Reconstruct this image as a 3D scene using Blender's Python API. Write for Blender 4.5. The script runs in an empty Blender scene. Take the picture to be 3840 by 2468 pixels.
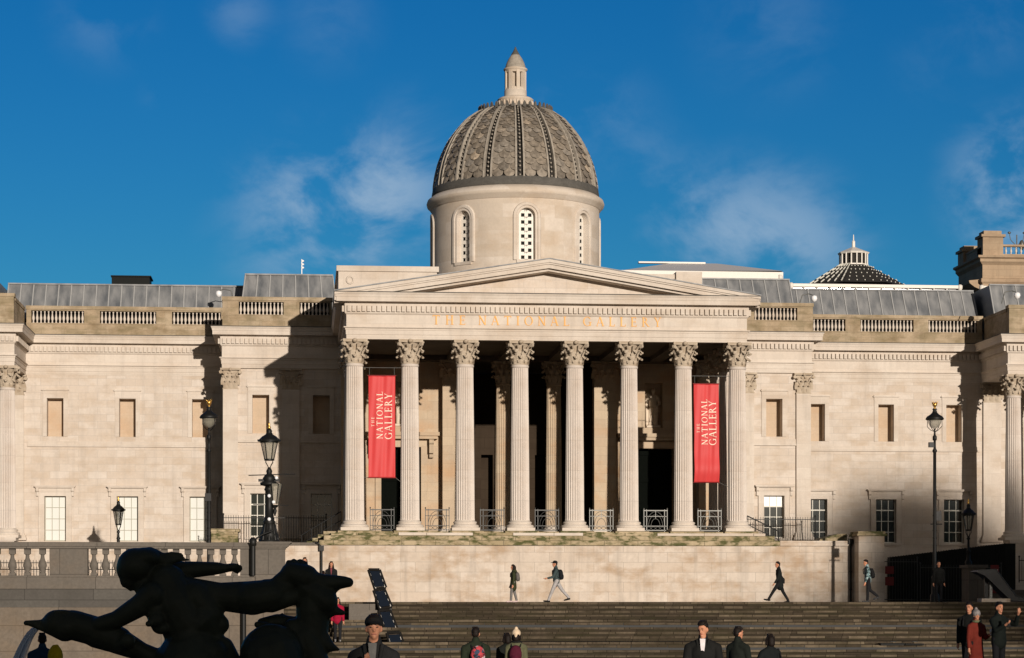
import bpy, math, random
from mathutils import Vector, Matrix
random.seed(7)
R = math.radians
S = bpy.context.scene
COL = S.collection

# ------------------------------------------------------------------ camera
F_PX, CX, HZ, VPX = 8700.0, 1920.0, 2250.0, 1143.0      # measured on the 3840 px wide photograph
PSI = math.atan((CX - VPX) / F_PX)
SN, CS = math.sin(PSI), math.cos(PSI)
cd = bpy.data.cameras.new('camera')
cam = bpy.data.objects.new('camera', cd)
COL.objects.link(cam)
cam.location = (0, 0, 0)
cam.rotation_euler = (R(90), 0, -PSI)
cd.sensor_width = 36
cd.lens = 36 * F_PX / 3840
cd.shift_x = 0
cd.shift_y = (HZ - 1234) / 3840
cd.clip_start = 0.5
cd.clip_end = 4000
S.camera = cam

# ------------------------------------------------------------------ light
TAZ, TEL = 0.237, 0.147                                   # sun: sideways and upward per metre of depth
sdir = Vector((TAZ, -1, TEL)).normalized()                # towards the sun
SUN_EL = math.asin(sdir.z)
ld = bpy.data.lights.new('sun', 'SUN')
ld.energy = 4.5
ld.angle = R(0.5)
ld.color = (1.0, 0.895, 0.79)
sun = bpy.data.objects.new('sun', ld)
COL.objects.link(sun)
sun.location = (40, -60, 40)
sun.rotation_euler = sdir.to_track_quat('Z', 'Y').to_euler()

W = bpy.data.worlds.new('World')
S.world = W
W.use_nodes = True
nt = W.node_tree
nt.nodes.clear()
def N(t, ty, **kw):
    n = t.nodes.new(ty)
    for k, v in kw.items():
        if k.startswith('i_'):
            key = k[2:].replace('_', ' ')
            n.inputs[key].default_value = v
        else:
            setattr(n, k, v)
    return n
wo = N(nt, 'ShaderNodeOutputWorld'); bg = N(nt, 'ShaderNodeBackground')
sky = N(nt, 'ShaderNodeTexSky')
sky.sky_type = 'NISHITA'
sky.sun_disc = False
sky.sun_elevation = SUN_EL
sky.sun_rotation = math.atan2(sdir.x, sdir.y)
sky.air_density = 1.0
sky.dust_density = 0.3
sky.ozone_density = 3.0
hs = N(nt, 'ShaderNodeHueSaturation'); hs.inputs['Saturation'].default_value = 1.35
hs.inputs['Hue'].default_value = 0.505
tint = N(nt, 'ShaderNodeMix', data_type='RGBA', blend_type='MULTIPLY'); tint.inputs[0].default_value = 1
tint.inputs[7].default_value = (0.33, 0.86, 1.12, 1)
nt.links.new(sky.outputs[0], hs.inputs['Color']); nt.links.new(hs.outputs[0], tint.inputs[6])
# the southern sky round the low sun is hazier and paler than the deep blue north
tc = N(nt, 'ShaderNodeTexCoord'); sp0 = N(nt, 'ShaderNodeSeparateXYZ'); nt.links.new(tc.outputs['Generated'], sp0.inputs[0])
mr0 = N(nt, 'ShaderNodeMapRange'); mr0.inputs[1].default_value = 0.45; mr0.inputs[2].default_value = -0.35
nt.links.new(sp0.outputs[1], mr0.inputs[0])
hs2 = N(nt, 'ShaderNodeHueSaturation'); hs2.inputs['Saturation'].default_value = 0.45; nt.links.new(sky.outputs[0], hs2.inputs['Color'])
warm = N(nt, 'ShaderNodeMix', data_type='RGBA', blend_type='MULTIPLY'); warm.inputs[0].default_value = 1; warm.inputs[7].default_value = (0.60, 0.52, 0.45, 1)
nt.links.new(hs2.outputs[0], warm.inputs[6])
dirm = N(nt, 'ShaderNodeMix', data_type='RGBA'); nt.links.new(mr0.outputs[0], dirm.inputs[0]); nt.links.new(tint.outputs[2], dirm.inputs[6]); nt.links.new(warm.outputs[2], dirm.inputs[7])
cur = dirm.outputs[2]
# thin clouds: soft banks in given compass directions, broken up by noise
def skydir(az, el): return Vector((math.sin(R(az))*math.cos(R(el)), math.cos(R(az))*math.cos(R(el)), math.sin(R(el)))).normalized()
def pxdir(px, py):
    q = (px*1.6027-CX)/F_PX; v = Vector((SN+q*CS, CS-q*SN, (HZ-py*1.6027)/F_PX)); return v.normalized()
banks = [(820, 520, .052, .9), (900, 460, .04, .6), (960, 380, .040, .55), (690, 420, .04, .4), (700, 560, .05, .6), (1740, 525, .042, .8), (1620, 560, .036, .7), (1860, 545, .040, .75), (1960, 590, .03, .4), (1540, 420, .03, .3), (2400, 430, .045, 1.3), (2370, 480, .035, .7), (1800, 60, .045, .22), (770, 50, .03, .22), (240, 40, .03, .28), (2210, 140, .03, .2), (2320, 40, .03, .3), (1420, 300, .035, .25), (390, 230, .015, .2), (540, 220, .015, .3), (1310, 265, .02, .35), (560, 30, .02, .4)]
mpn = N(nt, 'ShaderNodeMapping'); mpn.inputs['Scale'].default_value = (19, 19, 27); mpn.inputs['Rotation'].default_value = (0, R(28), 0)
nz = N(nt, 'ShaderNodeTexNoise'); nz.inputs['Scale'].default_value = 1.0; nz.inputs['Detail'].default_value = 9; nz.inputs['Roughness'].default_value = 0.58; nz.inputs['Distortion'].default_value = .4
nt.links.new(tc.outputs['Generated'], mpn.inputs[0]); nt.links.new(mpn.outputs[0], nz.inputs['Vector'])
mrn = N(nt, 'ShaderNodeMapRange'); mrn.interpolation_type = 'SMOOTHSTEP'; mrn.inputs[1].default_value = .40; mrn.inputs[2].default_value = .66; nt.links.new(nz.outputs[0], mrn.inputs[0])
acc = None
for bx_, by_, br_, ba_ in banks:
    dn = N(nt, 'ShaderNodeVectorMath', operation='DISTANCE'); dn.inputs[1].default_value = pxdir(bx_, by_); nt.links.new(tc.outputs['Generated'], dn.inputs[0])
    mr = N(nt, 'ShaderNodeMapRange'); mr.interpolation_type = 'SMOOTHSTEP'; mr.inputs[1].default_value = br_; mr.inputs[2].default_value = 0; mr.inputs[3].default_value = 0; mr.inputs[4].default_value = ba_
    nt.links.new(dn.outputs['Value'], mr.inputs[0])
    if acc is None: acc = mr.outputs[0]
    else:
        ad = N(nt, 'ShaderNodeMath', operation='ADD'); nt.links.new(acc, ad.inputs[0]); nt.links.new(mr.outputs[0], ad.inputs[1]); acc = ad.outputs[0]
ml = N(nt, 'ShaderNodeMath', operation='MULTIPLY'); nt.links.new(acc, ml.inputs[0]); nt.links.new(mrn.outputs[0], ml.inputs[1])
ml2 = N(nt, 'ShaderNodeMath', operation='MULTIPLY'); ml2.use_clamp = True; ml2.inputs[1].default_value = .52; nt.links.new(ml.outputs[0], ml2.inputs[0])
mixc = N(nt, 'ShaderNodeMix', data_type='RGBA'); mixc.inputs[7].default_value = (3.9, 5.6, 7.6, 1)
nt.links.new(ml2.outputs[0], mixc.inputs[0]); nt.links.new(cur, mixc.inputs[6])
nt.links.new(mixc.outputs[2], bg.inputs[0]); nt.links.new(bg.outputs[0], wo.inputs[0])
bg.inputs[1].default_value = 0.08

S.view_settings.view_transform = 'Standard'
S.view_settings.look = 'None'
S.view_settings.exposure = 0.0
S.view_settings.gamma = 1.0
S.render.engine = 'CYCLES'

# ------------------------------------------------------------------ helpers
def at(px, py, Y):
    """point at depth Y seen at photo position (px, py), both on a 2396 px wide scale"""
    u, y = px * 1.6027, py * 1.6027
    q = (u - CX) / F_PX
    X = Y * (SN + q * CS) / (CS - q * SN)
    return Vector((X, Y, (HZ - y) / F_PX * (X * SN + Y * CS)))

def tag(o, label=None, cat=None, group=None, kind=None):
    if label: o['label'] = label
    if cat: o['category'] = cat
    if group: o['group'] = group
    if kind: o['kind'] = kind
    return o

WL = {}
def empty(name, loc=(0, 0, 0), rz=0):
    o = bpy.data.objects.new(name, None); COL.objects.link(o)
    o.empty_display_size = 0.3
    o.location = loc; o.rotation_euler = (0, 0, rz); WL[o] = Vector(loc)
    return o

class MB:
    def __init__(s): s.v = []; s.f = []; s.sm = []
    def add(s, vs, fs, smooth=False):
        b = len(s.v); s.v += [tuple(p) for p in vs]
        s.f += [tuple(i + b for i in f) for f in fs]; s.sm += [smooth] * len(fs)
        return s
    def box(s, x0, x1, y0, y1, z0, z1):
        return s.add([(x0,y0,z0),(x1,y0,z0),(x1,y1,z0),(x0,y1,z0),(x0,y0,z1),(x1,y0,z1),(x1,y1,z1),(x0,y1,z1)],
              [(0,3,2,1),(4,5,6,7),(0,1,5,4),(1,2,6,5),(2,3,7,6),(3,0,4,7)])
    def poly(s, pts, y0, y1):
        """polygon in x,z extruded from y0 (front) to y1"""
        n = len(pts)
        a = sum(pts[i][0]*pts[(i+1)%n][1]-pts[(i+1)%n][0]*pts[i][1] for i in range(n))
        if a < 0: pts = pts[::-1]
        vs = [(x, y0, z) for x, z in pts] + [(x, y1, z) for x, z in pts]
        fs = [tuple(range(n)), tuple(range(2*n-1, n-1, -1))] + [(i, i+n, (i+1)%n+n, (i+1)%n) for i in range(n)]
        return s.add(vs, fs)
    def lathe(s, prof, n=32, c=(0,0,0), smooth=True, caps=True, fl=None, a0=0.0):
        vs = []; fs = []
        for r, z in prof:
            for i in range(n):
                a = 2*math.pi*i/n + a0
                rr = r*(fl(i) if fl else 1)
                vs.append((c[0]+rr*math.cos(a), c[1]+rr*math.sin(a), c[2]+z))
        for j in range(len(prof)-1):
            for i in range(n):
                k = (i+1) % n
                fs.append((j*n+i, j*n+k, (j+1)*n+k, (j+1)*n+i))
        s.add(vs, fs, smooth)
        if caps:
            m = len(prof)-1
            s.add(vs[:n], [tuple(range(n-1,-1,-1))]); s.add(vs[m*n:], [tuple(range(n))])
        return s
    def cyl(s, p0, p1, r0, r1=None, n=8, smooth=True):
        r1 = r0 if r1 is None else r1
        p0, p1 = Vector(p0), Vector(p1); d = (p1-p0)
        if d.length < 1e-6: return s
        d.normalize(); a = d.orthogonal().normalized(); b = d.cross(a)
        vs = [];
        for p, r in ((p0, r0), (p1, r1)):
            for i in range(n):
                t = 2*math.pi*i/n; vs.append(p + a*(r*math.cos(t)) + b*(r*math.sin(t)))
        s.add(vs, [(i, (i+1)%n, (i+1)%n+n, i+n) for i in range(n)], smooth)
        s.add(vs, [tuple(range(n-1,-1,-1)), tuple(range(n, 2*n))])
        return s
    def tube(s, pts, r, n=6):
        for a, b in zip(pts, pts[1:]): s.cyl(a, b, r, r, n)
        return s
    def caps(s, p0, r0, p1, r1, n=12, fy=1.0):
        """tapered capsule; fy squeezes it front to back"""
        p0, p1 = Vector(p0), Vector(p1); d = p1-p0; L = d.length
        if L < 1e-6: d = Vector((0,0,1)); L = 1e-6
        d.normalize(); a = d.orthogonal().normalized(); b = d.cross(a)
        rings = []
        for k in range(0, 4): 
            t = math.pi/2*(k/4); rings.append((p0 - d*(r0*math.cos(t)), max(r0*math.sin(t), r0*0.05)))
        rings.append((p0, r0)); rings.append((p1, r1))
        for k in range(3, -1, -1):
            t = math.pi/2*(k/4); rings.append((p1 + d*(r1*math.cos(t)), max(r1*math.sin(t), r1*0.05)))
        vs = []
        mid = (p0+p1)/2
        for p, r in rings:
            for i in range(n):
                t = 2*math.pi*i/n; v = p + a*(r*math.cos(t)) + b*(r*math.sin(t))
                if fy != 1.0:
                    h = (p.z-p0.z)/(p1.z-p0.z) if abs(p1.z-p0.z) > 1e-6 else .5
                    yc = p0.y+(p1.y-p0.y)*h; v.y = yc+(v.y-yc)*fy
                vs.append(v)
        m = len(rings); fs = []
        for j in range(m-1):
            for i in range(n): fs.append((j*n+i, j*n+(i+1)%n, (j+1)*n+(i+1)%n, (j+1)*n+i))
        fs.append(tuple(range(n-1,-1,-1))); fs.append(tuple(range((m-1)*n, m*n)))
        return s.add(vs, fs, True)
    def ell(s, c, rad, n=14, m=9, rot=None):
        c = Vector(c); vs = []; fs = []
        for j in range(m+1):
            t = math.pi*j/m
            for i in range(n):
                a = 2*math.pi*i/n; st = max(math.sin(t), .02)
                v = Vector((rad[0]*st*math.cos(a), rad[1]*st*math.sin(a), -rad[2]*math.cos(t)))
                if rot is not None: v = rot @ v
                vs.append(c+v)
        for j in range(m):
            for i in range(n): fs.append((j*n+i, j*n+(i+1)%n, (j+1)*n+(i+1)%n, (j+1)*n+i))
        fs.append(tuple(range(n-1,-1,-1))); fs.append(tuple(range(m*n, (m+1)*n)))
        return s.add(vs, fs, True)
    def sweep(s, path, prof, closed=False):
        """profile [(out, z)] carried along a plan path; 'out' points to the right-hand side of travel"""
        n = len(path); P = [Vector((p[0], p[1])) for p in path]; cols = []
        for i in range(n):
            if closed or 0 < i < n-1:
                d0 = (P[i]-P[i-1]).normalized(); d1 = (P[(i+1) % n]-P[i]).normalized()
            elif i == 0: d0 = d1 = (P[1]-P[0]).normalized()
            else: d0 = d1 = (P[i]-P[i-1]).normalized()
            n0 = Vector((d0.y, -d0.x)); n1 = Vector((d1.y, -d1.x)); m = (n0+n1); m = m/(m.length_squared/2) if m.length > 1e-6 else n0
            cols.append([(P[i].x+m.x*o, P[i].y+m.y*o, z) for o, z in prof])
        k = len(prof); vs = [p for c in cols for p in c]; fs = []
        rng = n if closed else n-1
        for i in range(rng):
            j = (i+1) % n
            for q in range(k):
                w = (q+1) % k
                fs.append((i*k+q, i*k+w, j*k+w, j*k+q))
        if not closed: fs += [tuple(range(k-1,-1,-1)), tuple((n-1)*k+q for q in range(k))]
        return s.add(vs, fs)
    def xf(s, M, start=0):
        for i in range(start, len(s.v)): s.v[i] = tuple(M @ Vector(s.v[i]))
        return s

def mesh(name, mb, mat):
    me = bpy.data.meshes.new(name); me.from_pydata(mb.v, [], mb.f)
    me.polygons.foreach_set('use_smooth', mb.sm)
    me.materials.append(mat); me.update()
    return me

def ob(name, mb, mat, parent=None, loc=(0,0,0), local=False, rz=0, fix=False):
    me = mb if isinstance(mb, bpy.types.Mesh) else mesh(name, mb, mat)
    o = bpy.data.objects.new(name, me); COL.objects.link(o)
    o.rotation_euler = (0, 0, rz)
    if fix: renorm(me)
    if parent:
        o.parent = parent
        o.location = loc if local else Vector(loc)-WL[parent]
        WL[o] = Vector(loc)
    else:
        o.location = loc; WL[o] = Vector(loc)
    return o

import bmesh
def renorm(me):
    bm = bmesh.new(); bm.from_mesh(me); bmesh.ops.recalc_face_normals(bm, faces=bm.faces[:]); bm.to_mesh(me); bm.free()

def remesh(o, vox, sm=4):
    m = o.modifiers.new('r', 'REMESH'); m.mode = 'VOXEL'; m.voxel_size = vox; m.use_smooth_shade = True
    if sm:
        k = o.modifiers.new('s', 'SMOOTH'); k.factor = 0.5; k.iterations = sm
    return o

def copy_tree(o, parent=None):
    c = o.copy(); COL.objects.link(c)
    if parent: c.parent = parent
    for ch in list(o.children): copy_tree(ch, c)
    return c

# ------------------------------------------------------------------ materials
def principled(name, col=(.5,.5,.5), rough=.7, metal=0, spec=.4):
    m = bpy.data.materials.new(name); m.use_nodes = True
    b = m.node_tree.nodes['Principled BSDF']
    b.inputs['Base Color'].default_value = (*col, 1); b.inputs['Roughness'].default_value = rough
    b.inputs['Metallic'].default_value = metal; b.inputs['Specular IOR Level'].default_value = spec
    return m, m.node_tree, b

def plain(name, col, rough=.7, metal=0, spec=.4, var=.25, scale=6, bump=0.0):
    m, t, b = principled(name, col, rough, metal, spec)
    tcn = N(t, 'ShaderNodeTexCoord'); n = N(t, 'ShaderNodeTexNoise'); n.inputs['Scale'].default_value = scale; n.inputs['Detail'].default_value = 6
    t.links.new(tcn.outputs['Object'], n.inputs['Vector'])
    mx = N(t, 'ShaderNodeMix', data_type='RGBA')
    mx.inputs[6].default_value = tuple(c*(1-var) for c in col)+(1,); mx.inputs[7].default_value = tuple(min(1, c*(1+var)) for c in col)+(1,)
    t.links.new(n.outputs[0], mx.inputs[0]); t.links.new(mx.outputs[2], b.inputs['Base Color'])
    if bump:
        bp = N(t, 'ShaderNodeBump'); bp.inputs['Strength'].default_value = bump; bp.inputs['Distance'].default_value = .02
        t.links.new(n.outputs[0], bp.inputs['Height']); t.links.new(bp.outputs[0], b.inputs['Normal'])
    return m

def stone(name, c1, c2, bw=1.1, bh=.42, mortar=.010, joint=.55, stain=.35, stain_col=(.33,.21,.11), moss=0, rough=.85, fine=.15, streak=.25, off=0, sscale=.45, mosscol=(.07,.075,.02), mscale=.8):
    m, t, b = principled(name, c1, rough, 0, .25)
    tcn = N(t, 'ShaderNodeTexCoord'); sp = N(t, 'ShaderNodeSeparateXYZ'); t.links.new(tcn.outputs['Object'], sp.inputs[0])
    ad = N(t, 'ShaderNodeMath', operation='ADD'); t.links.new(sp.outputs[0], ad.inputs[0]); t.links.new(sp.outputs[1], ad.inputs[1])
    az = N(t, 'ShaderNodeMath', operation='ADD'); t.links.new(sp.outputs[2], az.inputs[0]); az.inputs[1].default_value = off
    cb = N(t, 'ShaderNodeCombineXYZ'); t.links.new(ad.outputs[0], cb.inputs[0]); t.links.new(az.outputs[0], cb.inputs[1])
    br = N(t, 'ShaderNodeTexBrick'); t.links.new(cb.outputs[0], br.inputs['Vector'])
    br.inputs['Scale'].default_value = 1; br.inputs['Brick Width'].default_value = bw; br.inputs['Row Height'].default_value = bh
    br.inputs['Mortar Size'].default_value = mortar; br.inputs['Mortar Smooth'].default_value = .3
    br.inputs['Color1'].default_value = (*c1, 1); br.inputs['Color2'].default_value = (*c2, 1)
    br.inputs['Mortar'].default_value = (*[x*joint for x in c1], 1)
    cur = br.outputs['Color']
    def mixin(fac, colr, blend='MIX'):
        nonlocal cur
        mx = N(t, 'ShaderNodeMix', data_type='RGBA', blend_type=blend); mx.inputs[7].default_value = (*colr, 1)
        t.links.new(fac, mx.inputs[0]); t.links.new(cur, mx.inputs[6]); cur = mx.outputs[2]
    def noise(scale, det, lo, hi, amt, sc=(1,1,1), seed=0, rgh=.6):
        mpn = N(t, 'ShaderNodeMapping'); mpn.inputs['Scale'].default_value = sc; mpn.inputs['Location'].default_value = (seed*13.1, seed*7.7, seed*3.3)
        t.links.new(tcn.outputs['Object'], mpn.inputs[0])
        n = N(t, 'ShaderNodeTexNoise'); n.inputs['Scale'].default_value = scale; n.inputs['Detail'].default_value = det; n.inputs['Roughness'].default_value = rgh
        t.links.new(mpn.outputs[0], n.inputs['Vector'])
        mr = N(t, 'ShaderNodeMapRange'); mr.inputs[1].default_value = lo; mr.inputs[2].default_value = hi; mr.inputs[3].default_value = 0; mr.inputs[4].default_value = amt
        t.links.new(n.outputs[0], mr.inputs[0]); return mr.outputs[0], n.outputs[0]
    f, _ = noise(sscale, 6, .46, .68, stain, sc=(1, 1, 1.9), seed=1); mixin(f, stain_col)
    f, _ = noise(1.3, 5, .5, .75, stain*.7, seed=2); mixin(f, tuple(x*.75 for x in c2))
    if streak:
        f, _ = noise(1.0, 5, .5, .8, streak, sc=(2.6, 2.6, .25), seed=3); mixin(f, tuple(x*.45 for x in c1))
    if moss:
        f, _ = noise(mscale, 8, .46, .60, moss, sc=(1.2, 1.2, 2.5), seed=4); mixin(f, mosscol)
    f, raw = noise(9, 6, .35, .7, fine, seed=5); mixin(f, tuple(x*.5 for x in c1))
    t.links.new(cur, b.inputs['Base Color'])
    bp = N(t, 'ShaderNodeBump'); bp.inputs['Strength'].default_value = .35; bp.inputs['Distance'].default_value = .02
    t.links.new(raw, bp.inputs['Height']); t.links.new(bp.outputs[0], b.inputs['Normal'])
    return m

M = {}
cream, cream2 = (.62, .55, .475), (.545, .46, .375)
M['wall'] = stone('portland_stone_wall', cream, cream2, stain=.45, stain_col=(.44,.33,.22), streak=.3, joint=.72, sscale=.9)
M['trim'] = stone('portland_stone_trim', (.62,.55,.47), (.57,.495,.415), bw=1.9, bh=.7, mortar=.006, joint=.75, stain=.35, stain_col=(.36,.25,.15), streak=.3)
M['parapet'] = stone('weathered_parapet_stone', (.44,.35,.24), (.37,.28,.18), bw=1.3, bh=.36, mortar=.008, stain=.7, stain_col=(.17,.12,.06), moss=.35, streak=.5, sscale=1.0, mosscol=(.12,.105,.045))
M['column'] = stone('column_stone', (.62,.555,.49), (.58,.51,.445), bw=40, bh=1.55, mortar=.008, joint=.7, stain=.3, stain_col=(.40,.28,.17), streak=.35)
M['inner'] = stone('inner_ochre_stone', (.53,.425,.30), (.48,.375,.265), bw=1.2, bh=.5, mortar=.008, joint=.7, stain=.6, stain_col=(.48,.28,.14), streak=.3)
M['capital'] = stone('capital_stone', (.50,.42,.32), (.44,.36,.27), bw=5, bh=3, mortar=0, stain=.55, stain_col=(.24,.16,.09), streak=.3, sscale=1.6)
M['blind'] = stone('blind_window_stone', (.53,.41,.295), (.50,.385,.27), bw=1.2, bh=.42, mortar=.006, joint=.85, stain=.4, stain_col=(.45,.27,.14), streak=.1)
M['podium'] = stone('podium_wall_stone', (.61,.53,.445), (.545,.455,.365), bw=1.5, bh=.50, mortar=.010, joint=.55, stain=.8, stain_col=(.36,.24,.14), streak=.6, off=.1, sscale=.7)
M['moss'] = stone('mossy_plinth_stone', (.46,.37,.24), (.34,.27,.16), bw=1.7, bh=.25, mortar=.018, joint=.3, stain=.7, stain_col=(.20,.15,.07), moss=.95, streak=.6, sscale=1.8, mosscol=(.060,.066,.016), mscale=1.7, off=.02)
M['drum'] = stone('drum_stone', (.61,.535,.45), (.52,.44,.35), bw=1.6, bh=.75, mortar=.005, joint=.9, stain=.45, stain_col=(.40,.28,.17), streak=.15)
M['granite'] = stone('grey_granite', (.155,.135,.112), (.135,.118,.098), bw=2.6, bh=.98, mortar=.014, joint=.35, stain=.4, stain_col=(.17,.125,.085), streak=.3, fine=.45)
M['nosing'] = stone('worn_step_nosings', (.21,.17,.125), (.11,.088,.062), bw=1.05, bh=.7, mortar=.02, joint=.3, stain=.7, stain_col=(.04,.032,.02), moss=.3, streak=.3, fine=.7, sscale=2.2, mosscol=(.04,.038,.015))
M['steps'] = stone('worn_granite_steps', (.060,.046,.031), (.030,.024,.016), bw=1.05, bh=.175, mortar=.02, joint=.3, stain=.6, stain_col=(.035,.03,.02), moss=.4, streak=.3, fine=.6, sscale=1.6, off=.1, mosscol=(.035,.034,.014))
def islands(m):
    t = m.node_tree; b = t.nodes['Principled BSDF']; src = b.inputs['Base Color'].links[0].from_socket
    g_ = N(t, 'ShaderNodeNewGeometry'); r_ = N(t, 'ShaderNodeValToRGB'); r_.color_ramp.elements[0].color = (.45,.43,.40,1); r_.color_ramp.elements[1].color = (1.0,.97,.9,1); r_.color_ramp.elements[0].position = .15
    mx = N(t, 'ShaderNodeMix', data_type='RGBA', blend_type='MULTIPLY'); mx.inputs[0].default_value = 1
    t.links.new(g_.outputs['Random Per Island'], r_.inputs[0]); t.links.new(src, mx.inputs[6]); t.links.new(r_.outputs[0], mx.inputs[7]); t.links.new(mx.outputs[2], b.inputs['Base Color'])
islands(M['nosing'])
for m_ in ('steps', 'nosing'): M[m_].node_tree.nodes['Principled BSDF'].inputs['Specular IOR Level'].default_value = .05
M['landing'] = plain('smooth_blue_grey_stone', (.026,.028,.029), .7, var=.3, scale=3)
M['granite_warm'] = stone('warm_granite_blocks', (.175,.142,.108), (.145,.12,.094), bw=2.6, bh=.98, mortar=.014, joint=.35, stain=.5, stain_col=(.19,.13,.075), streak=.4, fine=.5)
M['granite_band'] = stone('dark_granite_band', (.105,.097,.084), (.088,.080,.070), bw=2.6, bh=.98, mortar=.014, joint=.35, stain=.5, stain_col=(.06,.055,.045), streak=.3, fine=.4)
M['recess_shade'] = stone('shade_dark_recess_wall', (.055,.04,.027), (.045,.032,.022), bw=1.2, bh=.6, stain=.4, stain_col=(.03,.02,.014))  # shade of the deep central recess put into the wall colour
for m_ in ('recess_shade',): M[m_].node_tree.nodes['Principled BSDF'].inputs['Specular IOR Level'].default_value = .02
M['ceiling_shade'] = stone('shade_dark_ceiling_stone', (.13,.105,.08), (.10,.08,.06), bw=1.6, bh=1.6, stain=.5, stain_col=(.05,.035,.025))  # ceiling stone darkened to carry the shade under the portico roof
M['pave'] = stone('terrace_paving', (.13,.115,.095), (.10,.09,.075), bw=1.2, bh=.6, mortar=.01, stain=.4, stain_col=(.06,.05,.04))
M['bgstone'] = stone('far_building_stone', (.40,.29,.19), (.36,.27,.18), bw=1.3, bh=.5, mortar=.008, stain=.6, stain_col=(.20,.13,.08), streak=.4)
M['glass'] = principled('dark_window_glass', (.012,.018,.016), .08, 0, .6)[0]
M['white'] = plain('white_paint', (.66,.62,.55), .5, var=.06)
M['muntin_dull'] = plain('dull_window_bars', (.36,.35,.28), .6, var=.06)
M['muntin'] = plain('pale_window_bars', (.62,.60,.52), .5, var=.06)
M['blindcloth'] = plain('ivory_window_blind', (.66,.665,.62), .8, var=.05, scale=1.2)
M['black'] = plain('black_iron', (.009,.009,.008), .5, 0, .25, var=.3)
M['iron'] = plain('grey_green_ironwork', (.035,.036,.033), .5, .2, .5, var=.35)
M['iron_dark'] = plain('dark_painted_iron', (.016,.017,.015), .7, spec=.1, var=.4, scale=2)
M['silver'] = plain('silver_grey_ironwork', (.10,.10,.09), .45, .3, .5, var=.3)
M['gold'] = plain('gilded_metal', (.75,.42,.10), .3, .85, .5, var=.15)
M['goldpaint'] = plain('faded_gold_lettering', (.72,.36,.07), .55, 0, .4, var=.2, scale=4)
M['lampglass'] = principled('lamp_glass', (.30,.28,.22), .12, 0, .5)[0]
M['lampglass'].node_tree.nodes['Principled BSDF'].inputs['Alpha'].default_value = .55
M['red'] = plain('red_banner_cloth', (.55,.038,.038), .6, var=.06, scale=2)
M['reddull'] = plain('dull_red_sign', (.17,.009,.009), .6, var=.2)
M['lettercream'] = plain('cream_banner_lettering', (.85,.70,.55), .7, var=.03)
M['bronze'] = plain('black_bronze', (.034,.040,.028), .5, 0, .2, var=.5, scale=5, bump=.4)
M['navy'] = plain('navy_blue_fabric', (.002,.006,.014), .75, spec=.12, var=.3, scale=9)
M['pale'] = plain('pale_aluminium_edge', (.55,.52,.46), .4, var=.1)
M['dark'] = plain('dark_timber_door', (.007,.008,.007), .65, 0, .12, var=.3)
M['door'] = plain('near_black_door_paint', (.004,.005,.004), .9, spec=.02)
M['camwhite'] = plain('white_plastic', (.8,.8,.8), .4, var=.03)
M['marble'] = plain('statue_stone', (.62,.52,.40), .7, var=.2, scale=5)

def lead_mat():
    m, t, b = principled('lead_roof', (.2,.2,.2), .55, 0, .5)
    tcn = N(t, 'ShaderNodeTexCoord'); mpn = N(t, 'ShaderNodeMapping'); mpn.inputs['Scale'].default_value = (1.3, .2, .55)
    n = N(t, 'ShaderNodeTexNoise'); n.inputs['Scale'].default_value = 1.6; n.inputs['Detail'].default_value = 6
    t.links.new(tcn.outputs['Object'], mpn.inputs[0]); t.links.new(mpn.outputs[0], n.inputs[0])
    r = N(t, 'ShaderNodeValToRGB'); r.color_ramp.elements[0].position = .3; r.color_ramp.elements[1].position = .72
    r.color_ramp.elements[0].color = (.10,.108,.116,1); r.color_ramp.elements[1].color = (.27,.27,.265,1)
    t.links.new(n.outputs[0], r.inputs[0]); t.links.new(r.outputs[0], b.inputs['Base Color'])
    return m
M['gutter'] = plain('black_gutter_lining', (.014,.013,.012), .9, spec=.05)
M['lead'] = lead_mat()
M['seam'] = plain('pale_lead_seams', (.36,.36,.35), .6, var=.15)
def scale_mat():
    m, t, b = principled('dome_scale_tiles', (.2,.17,.13), .6, 0, .4)
    g = N(t, 'ShaderNodeNewGeometry'); r = N(t, 'ShaderNodeValToRGB')
    r.color_ramp.elements[0].color = (.17,.145,.115,1); r.color_ramp.elements[1].color = (.46,.37,.27,1)
    e = r.color_ramp.elements.new(.5); e.color = (.30,.25,.19,1)
    e = r.color_ramp.elements.new(.8); e.color = (.27,.24,.20,1)
    tcn = N(t, 'ShaderNodeTexCoord'); n = N(t, 'ShaderNodeTexNoise'); n.inputs['Scale'].default_value = 5; n.inputs['Detail'].default_value = 6
    mx = N(t, 'ShaderNodeMix', data_type='RGBA', blend_type='MULTIPLY'); mx.inputs[0].default_value = .75
    t.links.new(g.outputs['Random Per Island'], r.inputs[0]); t.links.new(r.outputs[0], mx.inputs[6])
    t.links.new(tcn.outputs['Object'], n.inputs['Vector'])
    rr = N(t, 'ShaderNodeValToRGB'); rr.color_ramp.elements[0].position = .3; rr.color_ramp.elements[1].position = .65
    rr.color_ramp.elements[0].color = (.35,.35,.35,1); rr.color_ramp.elements[1].color = (1,1,1,1)
    t.links.new(n.outputs[0], rr.inputs[0]); t.links.new(rr.outputs[0], mx.inputs[7]); t.links.new(mx.outputs[2], b.inputs['Base Color'])
    return m
M['scale'] = scale_mat()
M['undertile'] = plain('dark_dome_underlay', (.035,.032,.028), .8, spec=.1)
M['domelead'] = stone('dome_grey_lead', (.12,.112,.098), (.10,.094,.082), bw=3, bh=3, mortar=0, stain=.5, stain_col=(.05,.045,.04), streak=.2, sscale=2, fine=.5)
M['rib'] = stone('dome_rib_lead', (.42,.37,.30), (.36,.32,.265), bw=3, bh=3, mortar=0, stain=.5, stain_col=(.13,.115,.095), streak=.2, sscale=2, fine=.6)

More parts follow.
